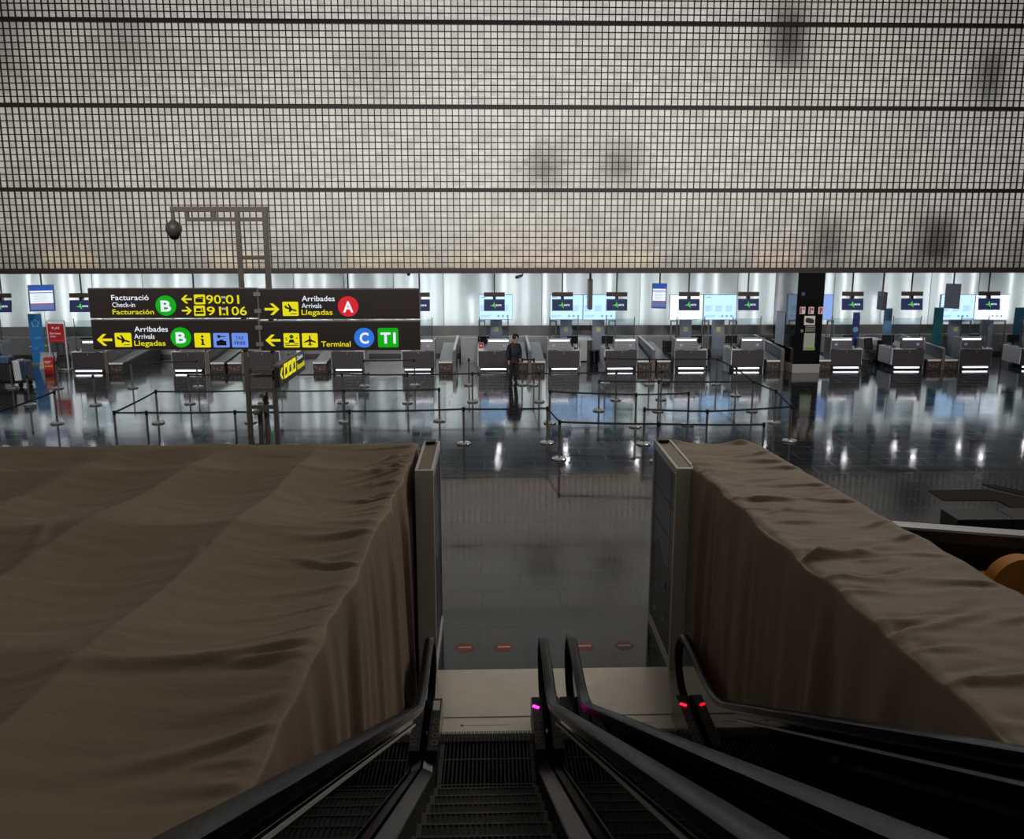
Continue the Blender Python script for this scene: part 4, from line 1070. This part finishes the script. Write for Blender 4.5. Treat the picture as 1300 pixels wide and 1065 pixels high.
def side(sgn, xr, zr, ys, seed, out, zlow, amp):
    V, YY = np.meshgrid(v, ys); D = V**1.15
    Zs = zr[:,None] + (zlow-zr[:,None])*D
    ph = 1.0*smooth_noise(YY, V*.6, .5, 1.2, seed)
    fo = np.sin(YY*7.3+2.6*ph)*.75+np.sin(YY*13.1+3.4*ph+1)*.45+np.sin(YY*26+2*ph)*.14+.8*smooth_noise(YY,V*.5,.28,1,seed+1)
    grow = np.clip(V*4,0,1)*(.4+.6*V)
    Xs = xr[:,None] + sgn*(.012*np.clip(V*14,0,1)+ out*V**.8 + amp*grow*(fo*.6+.5))
    return Xs, YY+ .03*np.sin(YY*6+ph)*V, Zs
keep = ys < 10.3
Xs, YYs, Zs = side(1, xr, zr, ys, 41, .03, .02, .075)
Xs = np.minimum(Xs, np.where(YYs > 9.2, -.97, -.83-.14*np.clip((YYs-8.6)/.6,0,1)))
YYs[:,0] = ys
# the sheet's hanging corner stops short of the board: its lower edge swings back
corner = np.clip((YYs-8.55)/1.9,0,1); YYs = YYs - corner*np.clip(np.linspace(0,1,70),0,1)[None,:]**.7*1.25*(YYs>8.55)
Zf = np.linspace(0,1,30); XF = np.repeat(Xg[-1:,:],30,0); ZF = Zg[-1:,:]+(.02-Zg[-1:,:])*Zf[:,None]; YF = np.full_like(XF,Y1_)+.03*np.sin(XF*9)*Zf[:,None]
sheet('dust_sheet','very wide brown dust sheet draped over the long stand left of the moving stairs',[(Xg,Yg,Zg),(Xs,YYs,Zs),(XF,YF,ZF)])

# the narrow one on the right
XL, XR, Y1r = 2.44, 3.72, 11.15
ysr = np.linspace(.9,Y1r,430); xsr = np.linspace(XL,XR,110)
def right_top(X,Y):
    u = (X-XL)/(XR-XL); g = np.random.default_rng(55); sp = []
    Z = 2.60+.073*(11.0-Y) - .045*4*u*(1-u) - .05*np.clip((Y-10.55)/.6,0,1)**2*(.4+u)
    for yk in np.arange(1.2,10.6,.33):
        y_ = yk+g.uniform(-.08,.08)
        sp.append((XL-.01,y_+g.uniform(-.1,.1),g.uniform(-.25,.55),g.uniform(-.1,.25),g.uniform(.35,1.4),g.uniform(.016,.042),g.uniform(.006,.036)))
    for yk in np.arange(1.4,10.6,.55):
        sp.append((XR,yk+g.uniform(-.2,.2),math.pi+g.uniform(-.5,.3),g.uniform(-.1,.1),g.uniform(.4,1.1),g.uniform(.02,.04),g.uniform(.012,.028)))
    for yk in (2.2,2.7,3.05,3.9,4.5,5.9): sp.append((XL,yk,g.uniform(.0,.4),.1,1.4,.03,g.uniform(.025,.045)))
    
    for k in range(16):
        y_ = g.uniform(1.5,10); sp.append((XL+g.uniform(0,.5),y_,g.uniform(-.1,.5),g.uniform(-.1,.3),g.uniform(.6,1.2),g.uniform(.014,.028),g.uniform(.012,.026)))
    sp.append((XL-.05,10.6,.9,-.5,.8,.05,.06)); sp.append((XR-.05,10.9,2.6,.2,.6,.06,.05))
    Z += .010*smooth_noise(X,Y,.6,.5,14)+.004*smooth_noise(X,Y,.2,.12,15)
    return Z+1.75*folds(X,Y,sp)
Xq, Yq = np.meshgrid(xsr, ysr)
xe = edge_wave(ysr,71,.022); Xq = Xq + ((XR-Xq)/(XR-XL))**2*xe[:,None]
Zq = right_top(Xq,Yq)
Zq -= .035*np.clip(((XL+.09)-Xq)/.09,0,1)**2 + .03*np.clip((Xq-(XR-.1))/.1,0,1)**2 + .05*np.clip((Yq-(Y1r-.2))/.2,0,1)**2
Ls_, YL, ZL_ = side(-1, Xq[:,0], Zq[:,0], ysr, 81, .02, .02, .07); Ls_ = np.maximum(Ls_, np.where(YL > 9.0, 2.418, 2.275+.14*np.clip((YL-8.4)/.6,0,1))); YL[:,0] = ysr
Rs_, YR, ZR_ = side(1, Xq[:,-1], Zq[:,-1], ysr, 91, .04, .02, .05); YR[:,0] = ysr
XF = np.repeat(Xq[-1:,:],30,0); ZF = Zq[-1:,:]+(.02-Zq[-1:,:])*Zf[:,None]; YF = np.full_like(XF,Y1r)+.03*np.sin(XF*11)*Zf[:,None]
# leave the swept-back opening near the board
cl = np.clip((YL-8.6)/2.0,0,1); YL = YL - cl*np.linspace(0,1,70)[None,:]**.8*1.1
sheet('dust_sheet','narrow brown dust sheet draped over the tall stand right of the moving stairs',[(Xq,Yq,Zq),(Ls_[:,::-1],YL[:,::-1],ZL_[:,::-1]),(Rs_,YR,ZR_),(XF,YF,ZF)])

# ------------------------------------------------------------------ display boards at the ends of the sheets
m_bw = mat('board_white',(226,221,214),.45); m_bt = mat('board_tan',(150,132,110),.6)
m_pp = mat('poster_blue_grey',(84,92,102),.3); m_pk = mat('poster_black',(16,16,18),.35); m_pl = mat('poster_pale_shape',(150,150,150),.4)
def board(x0,x1,ya,yb,h,lab,side_):
    t = thing('display_board',lab,'board',(x0,ya,0))
    w = x1-x0; d = yb-ya
    mb = MB(); mb.bbox(0,w,0,.06,0,h,.006); mb.bbox(0,w,d-.06,d,0,h,.006); mb.box(.03,w-.03,.05,d-.05,.06,h-.04); mb.box(.012,w-.012,.05,d-.05,0,.09)
    mb.build('frame', m_bw, t)
    for u0,u1,z0_,z1_ in ((0,.035,h-.10,h),(w-.035,w,h-.10,h),(0,.035,0,.12),(w-.035,w,0,.12)): MB().box(u0,u1,.06,d-.06,z0_,z1_).build('edge_rail', m_bw, t)
    mb = MB(); mb.box(.04,w-.04,.07,d-.07,h-.04,h-.012); mb.build('top_inlay', m_bt, t)
    mb = MB(); mb.box(.04,w-.06,d-.16,d-.02,h-.005,h+.03); mb.build('clamp', m_black, t)
    if side_ < 0: f = Face((.028,d-.08,.12),(0,-1,0),(0,0,1))
    else: f = Face((w-.028,.08,.12),(0,1,0),(0,0,1))
    W = d-.16; H = h-.22
    mb = MB(); f.rect(mb,0,0,W,H,0,.006); ps = mb.build('poster', m_pp, t)
    mb = MB()
    for q in (.62,.80): f.rect(mb,0,H*q-.012,W,H*q+.012,.006,.009)
    f.rect(mb,W*.80-.01,H*.44,W*.80+.01,H,.006,.009); f.rect(mb,0,0,W,H*.44,.006,.009)
    f.poly(mb,[(0,H*.44),(W*.3,H*.52),(W*.55,H*.44)],.006,.009)
    mb.build('dark_print', m_pk, ps)
    mb = MB()
    g = random.Random(4)
    for k in range(7):
        u = g.uniform(.05,.7)*W; vv = g.uniform(.05,.38)*H; r = g.uniform(.05,.12)
        f.poly(mb,[(u,vv),(u+r*1.6,vv+r*.2),(u+r*1.2,vv+r),(u+r*.3,vv+r*.8)],.009,.012)
    mb.build('pale_print', m_pl, ps)
    return t
bR = gp(849,851.7); yb_ = gp(821,785.6).y
board(bR.x, bR.x+.24, bR.y, yb_, 2.68, 'white display board with dark poster side, against the narrow brown sheet', -1)
xl1 = at(550,598,bR.y).x
board(xl1-.225, xl1, bR.y, yb_, 2.68, 'white display board seen edge-on, against the very wide brown sheet', 1)
t = thing('dark_gap_slab','tall black slab added for the dark gap behind the edge-on white board','panel',(-1.12,8.9,0))  # slab added to darken the gap between sheet and board
MB().bbox(-.01,.09,0,.06,0,1.75,.006).build('slab', m_black, t)
MB().tube([(.12,-.02,1.2),(.13,-.02,1.32),(.10,-.02,1.4)],.012,8).build('cable', m_chrome, t)

# ------------------------------------------------------------------ moving stairs
m_plate = mat('landing_plate_steel',(214,203,188),.34,.7,noise_amt=.14,noise_scale=3,bump=.04)
m_step = mat('step_metal',(38,36,36),.5,.5); m_skirt = mat('skirt_dark',(44,44,44),.4,.5); m_deck = mat('deck_steel',(70,70,72),.3,.8)
m_bal = glass('balustrade_glass',(120,150,134))
m_yel = mat('step_edge',(64,60,48),.6)
TAN = math.tan(R(30)); YBEND = 7.12; HH = .955
Yc_ = 8.08
def incl(Y): return max(0.0,(YBEND-Y))*TAN
def rail_path(zoff, y_end=.25, nose=True):
    pts = []
    for k in range(24):
        Y = y_end+(YBEND-.35-y_end)*k/23; pts.append((Y, incl(Y)+zoff))
    for k in range(1,9):                                  # eased bend onto the level
        u = k/8; Y = YBEND-.35+.7*u; z = .35*TAN*(1-u)**2; pts.append((Y, z+zoff))
    pts.append((8.35, zoff))
    if nose:
        r = .36
        for k in range(1,13):
            a = R(90-k*15); pts.append((8.35+r*math.cos(a), zoff-r+r*math.sin(a)))
        pts.append((8.1, zoff-2*r)); pts.append((7.9, zoff-2*r-.03))
    return pts
def ribbon(path, x, w, h):
    """a closed rectangular-ish band swept along a (Y,z) path at x"""
    vs = []; fs = []; n = len(path)
    for i,(Y,z) in enumerate(path):
        a = path[max(i-1,0)]; b = path[min(i+1,n-1)]; t = Vector((0,b[0]-a[0],b[1]-a[1])).normalized(); nn = Vector((0,-t.z,t.y))
        c = Vector((x,Y,z))
        for sx,sn in ((-.5,-.5),(-.5,.25),(-.32,.5),(.32,.5),(.5,.25),(.5,-.5)): vs.append(c+Vector((sx*w,0,0))+nn*sn*h)
    for i in range(n-1):
        for k in range(6):
            a = i*6+k; b = i*6+(k+1)%6; fs.append((a,b,b+6,a+6))
    fs += [tuple(range(6)), tuple(range((n-1)*6,n*6))[::-1]]
    return vs, fs
def escalator(xa, xb, lab, lamp, hue):
    cx_ = (xa+xb)/2; t = thing('escalator',lab,'escalator',(cx_,0,0))
    w = (xb-xa)/2
    mb = MB(); mb.box(-w-.13,w+.13,Yc_,9.42,-.0,.012); pl = mb.build('landing_plate', m_plate, t)
    mb = MB(); mb.box(-w-.13,w+.13,8.38,8.40,.012,.014); mb.box(-.3,.25,8.235,8.24,.012,.0135); mb.box(-.3,-.27,8.22,8.25,.012,.015)
    mb.build('grooves', mat('plate_groove',(96,90,82),.5,.4), pl)
    mb = MB()
    for k in range(44): xx = -.48+k*.0223; mb.box(xx-.006,xx+.006,Yc_-.16,Yc_+.02,.004,.03)
    mb.build('comb', mat('comb_metal',(58,56,54),.4,.6), t)
    # steps
    Yk = Yc_-.02; k = 0
    prev = 0.0
    while Yk > .3:
        z = incl(Yk-.2) if k > 2 else 0.0
        mb = MB(); mb.box(-.5,.5,Yk-.40,Yk,z-.03,z); mb.box(-.5,.5,Yk-.4,Yk-.37,z-.03,z+ .23*(1 if k>1 else 0)*0+z*0)
        mb.box(-.5,.5,Yk-.02,Yk,prev-.03,z-.03) if z-prev > .02 else None
        for j in range(24):
            xx = -.48+j*.0417; mb.box(xx-.008,xx+.008,Yk-.39,Yk-.005,z,z+.008)
        prev = z
        s = mb.build('step', m_step, t)
        mb = MB(); mb.box(-.5,.5,Yk-.02,Yk-.001,z+.0005,z+.0095); mb.box(-.5,-.46,Yk-.39,Yk-.02,z+.0005,z+.0095); mb.box(.46,.5,Yk-.39,Yk-.02,z+.0005,z+.0095); mb.build('edge_line', m_yel, s)
        Yk -= .40; k += 1
    for sg, side_x in ((-1,-w),(1,w)):
        vs, fs = ribbon(rail_path(HH), side_x, .1, .06); hr = MB().add(vs,fs).build('handrail', m_rubber, t, True)
        vs, fs = ribbon(rail_path(HH-.045)[:-2], side_x, .05, .03); MB().add(vs,fs).build('guide', mat('guide_steel',(120,120,122),.3,.8), hr, True)
        # glass
        path = rail_path(HH-.06)[:46]; top = [(p[0],p[1]) for p in path if True]
        low = [(y_, incl(y_)+.28) for y_ in (8.2,7.5,YBEND,.25)]
        MB().prism(top+low, 0, side_x-.006, side_x+.006).build('balustrade', m_bal, t)
        # inner deck, skirt and outer deck
        mb = MB()
        for a,b in ((.25,YBEND),(YBEND,8.15)):
            za, zb_ = incl(a), incl(b)
            xi = side_x-sg*.135; xo = side_x+sg*.135
            for (u0,u1,d0,d1) in ((side_x-sg*.02,xi,.30,.24),(side_x+sg*.02,xo,.30,.28)):
                mb.add([(u0,a,za+d0),(u1,a,za+d1),(u1,b,zb_+d1),(u0,b,zb_+d0),(u0,a,za+d0-.02),(u1,a,za+d1-.02),(u1,b,zb_+d1-.02),(u0,b,zb_+d0-.02)],
                       [(0,1,2,3),(7,6,5,4),(0,4,5,1),(1,5,6,2),(2,6,7,3),(3,7,4,0)])
        mb.build('deck', m_deck, t)
        mb = MB()
        for a,b in ((.25,YBEND),(YBEND,8.12)):
            za, zb_ = incl(a), incl(b); x_ = side_x-sg*.135
            for xx in (x_, side_x+sg*.135):
                mb.add([(xx-.006,a,za-.25),(xx+.006,a,za-.25),(xx+.006,a,za+.27),(xx-.006,a,za+.27),(xx-.006,b,zb_-.02),(xx+.006,b,zb_-.02),(xx+.006,b,zb_+.27),(xx-.006,b,zb_+.27)],
                       [(0,1,2,3),(7,6,5,4),(0,4,5,1),(1,5,6,2),(2,6,7,3),(3,7,4,0)])
        mb.build('skirt', m_skirt, t)
        # thin bright strip under the handrail on the inner glass
        mb = MB(); a, b = .3, 6.5; xx = side_x-sg*.02
        mb.bar((xx,a,incl(a)+HH-.13),(xx,b,incl(b)+HH-.13),.008,.016); mb.build('glass_bead', mat('bead_steel',(222,222,212),.35,.2), t)
        # handrail inlet covers
        ic = None
        for q in (-1,1):
            x0 = side_x+q*.045; x1 = side_x+q*.15; lo, hi = min(x0,x1), max(x0,x1)
            mb = MB(); mb.prism([(8.34,.0),(8.30,.30),(8.16,.40),(7.3,.36),(7.1,.0)],0,lo,hi); c = mb.build('inlet_cover', mat('inlet_black',(34,32,34),.35,.2), t)
            def on_top(u): return .36+(u-7.3)/(8.16-7.3)*.04
            mm = lamp.get(sg)
            xm = side_x+q*.112
            if mm == 'label':
                mb = MB(); mb.add([(lo+.015,7.95,on_top(7.95)+.003),(hi-.015,7.95,on_top(7.95)+.003),(hi-.015,8.12,on_top(8.12)+.003),(lo+.015,8.12,on_top(8.12)+.003)],[(0,1,2,3)])
                o = mb.build('white_label', mat('label_white',(196,194,190),.5), c); o['label'] = 'white label'
            elif mm:
                mb = MB(); cc = Vector((xm,7.98,on_top(7.98)+.004)); mb.bar(cc+Vector((-.03,-.02*q,0)),cc+Vector((.03,.02*q,0)),.03,.012,(0,0,1)); o = mb.build('indicator_light', mm, c); o['label'] = 'glowing indicator light'
            mb = MB()
            for kk in range(4):
                yy = 7.42+kk*.115; n = 12; vs = []
                for ring in (.036,.026):
                    for j in range(n): vs.append((xm+ring*math.cos(6.283*j/n),yy+ring*1.25*math.sin(6.283*j/n),on_top(yy)+.003))
                mb.add(vs,[(j,(j+1)%n,(j+1)%n+n,j+n) for j in range(n)])
            if mm: mb.build('safety_symbols', mat('symbol_bronze',(118,92,66),.5), c)
    return t
e_mag = glow('magenta_light',(255,40,190),6.0); e_red = glow('red_light',(255,20,40),4.0)
xa, xb = at(545,815,8.4).x, at(690.5,815,8.4).x; xc, xd = at(726,815,8.4).x, at(871,815,8.4).x
escalator(xa, xb, 'escalator on the left with magenta lights and white labels on its covers', {-1:'label',1:e_mag}, None)
escalator(xc, xd, 'escalator on the right with red lights on its handrail cover', {-1:None,1:e_red}, None)
mb = MB(); mb.box(xb+.14,xc-.14,.25,9.4,-.01,.012)
o = mb.build('gap_plate', m_plate); tag(o,'narrow steel floor plate between the two escalators','floor plate')

# floor stickers
for px,py,lab in ((590.5,822,'leftmost of the four red oval floor stickers'),(640,821.3,'second from left of the four red oval floor stickers'),(742.5,820,'third from left of the four red oval floor stickers'),(792.5,819.5,'rightmost of the four red oval floor stickers')):
    p = gp(px,py); t = thing('floor_sticker',lab,'sticker',(p.x,p.y,0),0,'red oval floor stickers')
    MB().lathe([(.125,0),(.125,.003)],n=36).build('disc', mat('sticker_red',(150,62,54),.5), t)
    MB().box(-.085,.085,-.014,.014,.003,.005).build('white_bar', mat('print_white'), t)

# right rear: black partition with pale coping, low black bench, orange seat, dark mats
a = at(1139,664.5,11.95); b_ = at(1300,680.5,11.5)
dv = Vector((b_.x-a.x, b_.y-a.y,0)); dv.normalize(); ang = math.atan2(dv.y,dv.x)
t = thing('partition','black partition with pale metal coping beyond the narrow brown sheet','partition',(a.x-.5*dv.x,a.y-.5*dv.y,0),ang)
zt = (a.z+b_.z)/2
MB().box(0,5.2,-.0,.12,0,zt-.05).build('panel', mat('partition_black',(12,12,13),.5), t)
MB().bbox(-.03,5.2,-.05,.2,zt-.05,zt,.008).build('coping', mat('coping_pale',(190,190,192),.35,.4), t)
MB().box(0,5.2,-.03,-.0,zt-.22,zt-.06).build('upper_band', mat('band_dark',(60,56,54),.5), t)
p = at(1216,659,13.4)
t = thing('bench','low black bench in two sections behind the black partition','bench',(p.x,13.4,0))
for k in range(2): MB().bbox(k*1.02,k*1.02+1.0,0,.55,.06,p.z,.01).build('section', mat('bench_black',(34,34,36),.5), t)
MB().box(.05,2.0,.05,.5,0,.06).build('plinth', m_black, t)
MB().box(-.01,2.03,-.01,0,p.z-.02,p.z).build('edge_trim', m_lgrey, t)
p = at(1306,712,10.6)
t = thing('tub_chair','orange rounded tub chair in front of the black partition','chair',(p.x,10.75,0))
m_or = mat('orange_fabric',(196,122,24),.7)
h = p.z
n = 28; vs = []; fs = []
for i in range(n+1):
    u = i/n; a_ = math.pi*u
    for rr,yy in ((.46,.28),(.46,-.02),(.36,-.02),(.36,.28)):
        pass
prof = [(.47*math.cos(math.pi*k/n), h-.47+.47*math.sin(math.pi*k/n)) for k in range(n+1)]
mb = MB(); mb.prism([(.47,.1)]+prof+[(-.47,.1)],1,-.1,.12); mb.build('backrest', m_or, t, True)
MB().bbox(-.34,.34,.1,.6,.12,.44,.05).build('seat', m_or, t)
for sx in (-.36,.36):
    for sy in (0,.6): MB().tube([(sx,sy,0),(sx,sy,.13)],.02,8).build('leg', m_black, t)
def mat_on_floor(pts, lab):
    vs = [gp(*q) for q in pts]; n = len(vs); c = sum(vs,Vector())/n
    mb = MB(); mb.add([(v_.x,v_.y,.001) for v_ in vs]+[(v_.x,v_.y,.011) for v_ in vs],[tuple(range(n))[::-1],tuple(range(n,2*n))]+[(i,(i+1)%n,(i+1)%n+n,i+n) for i in range(n)])
    o = mb.build('floor_mat', mat('mat_brown',(52,44,40),.9,spec=.2)); tag(o,lab,'mat')
mat_on_floor([(1177,622.5),(1254,622),(1302,632.5),(1340,640),(1340,655),(1302,648.5),(1288,647),(1266,635.5),(1197,635.5)],'bent dark brown floor mat beyond the black partition')
mat_on_floor([(1247,615),(1262,615.5),(1304,625),(1340,634),(1340,637),(1304,630),(1262,620)],'thin dark floor strip behind the bent brown mat')

# upper landing slab behind the camera, which the stairs lead to
struct(MB().box(-9,9,-6,.2,3.55,3.9).build('floor_upper', mat('upper_floor',(70,70,72),.4)))

# ------------------------------------------------------------------ light
w = bpy.data.worlds.new('world'); SC.world = w; w.use_nodes = True
w.node_tree.nodes['Background'].inputs[0].default_value = (1.0,.97,.93,1); w.node_tree.nodes['Background'].inputs[1].default_value = .08
# added fill lights without fixtures, high over the floor, aimed at the desks
for xx in (-18,-11,-4,3,10,17):
    ld = bpy.data.lights.new('desk_fill','AREA'); ld.shape = 'RECTANGLE'; ld.size = 3; ld.size_y = 1.5; ld.energy = 210; ld.spread = R(56); ld.color = (1,.97,.95)
    lo = bpy.data.objects.new('desk_fill', ld); COL.objects.link(lo); lo.location = (xx,2,13)
    lo.rotation_euler = (Vector((xx,32,2))-lo.location).to_track_quat('-Z','Y').to_euler()
ld = bpy.data.lights.new('sheet_fill','AREA'); ld.shape = 'RECTANGLE'; ld.size = 9; ld.size_y = 4; ld.spread = R(88); ld.energy = 245; ld.color = (1,.95,.88)  # added light without a fixture, rakes the sheets to bring out folds
lo = bpy.data.objects.new('sheet_fill', ld); COL.objects.link(lo); lo.location = (12,22,14); lo.rotation_euler = (Vector((1,10,2))-lo.location).to_track_quat('-Z','Y').to_euler()
vs_ = SC.view_settings; vs_.view_transform = 'Standard'; vs_.look = 'None'; vs_.exposure = 0.0; vs_.gamma = 1.0; vs_.use_curve_mapping = False
SC.cycles.use_denoising = True
SC.cycles.max_bounces = 8; SC.cycles.diffuse_bounces = 3; SC.cycles.glossy_bounces = 4; SC.cycles.transparent_max_bounces = 16
SC.cycles.sample_clamp_indirect = 4.0; SC.cycles.caustics_reflective = False; SC.cycles.caustics_refractive = False
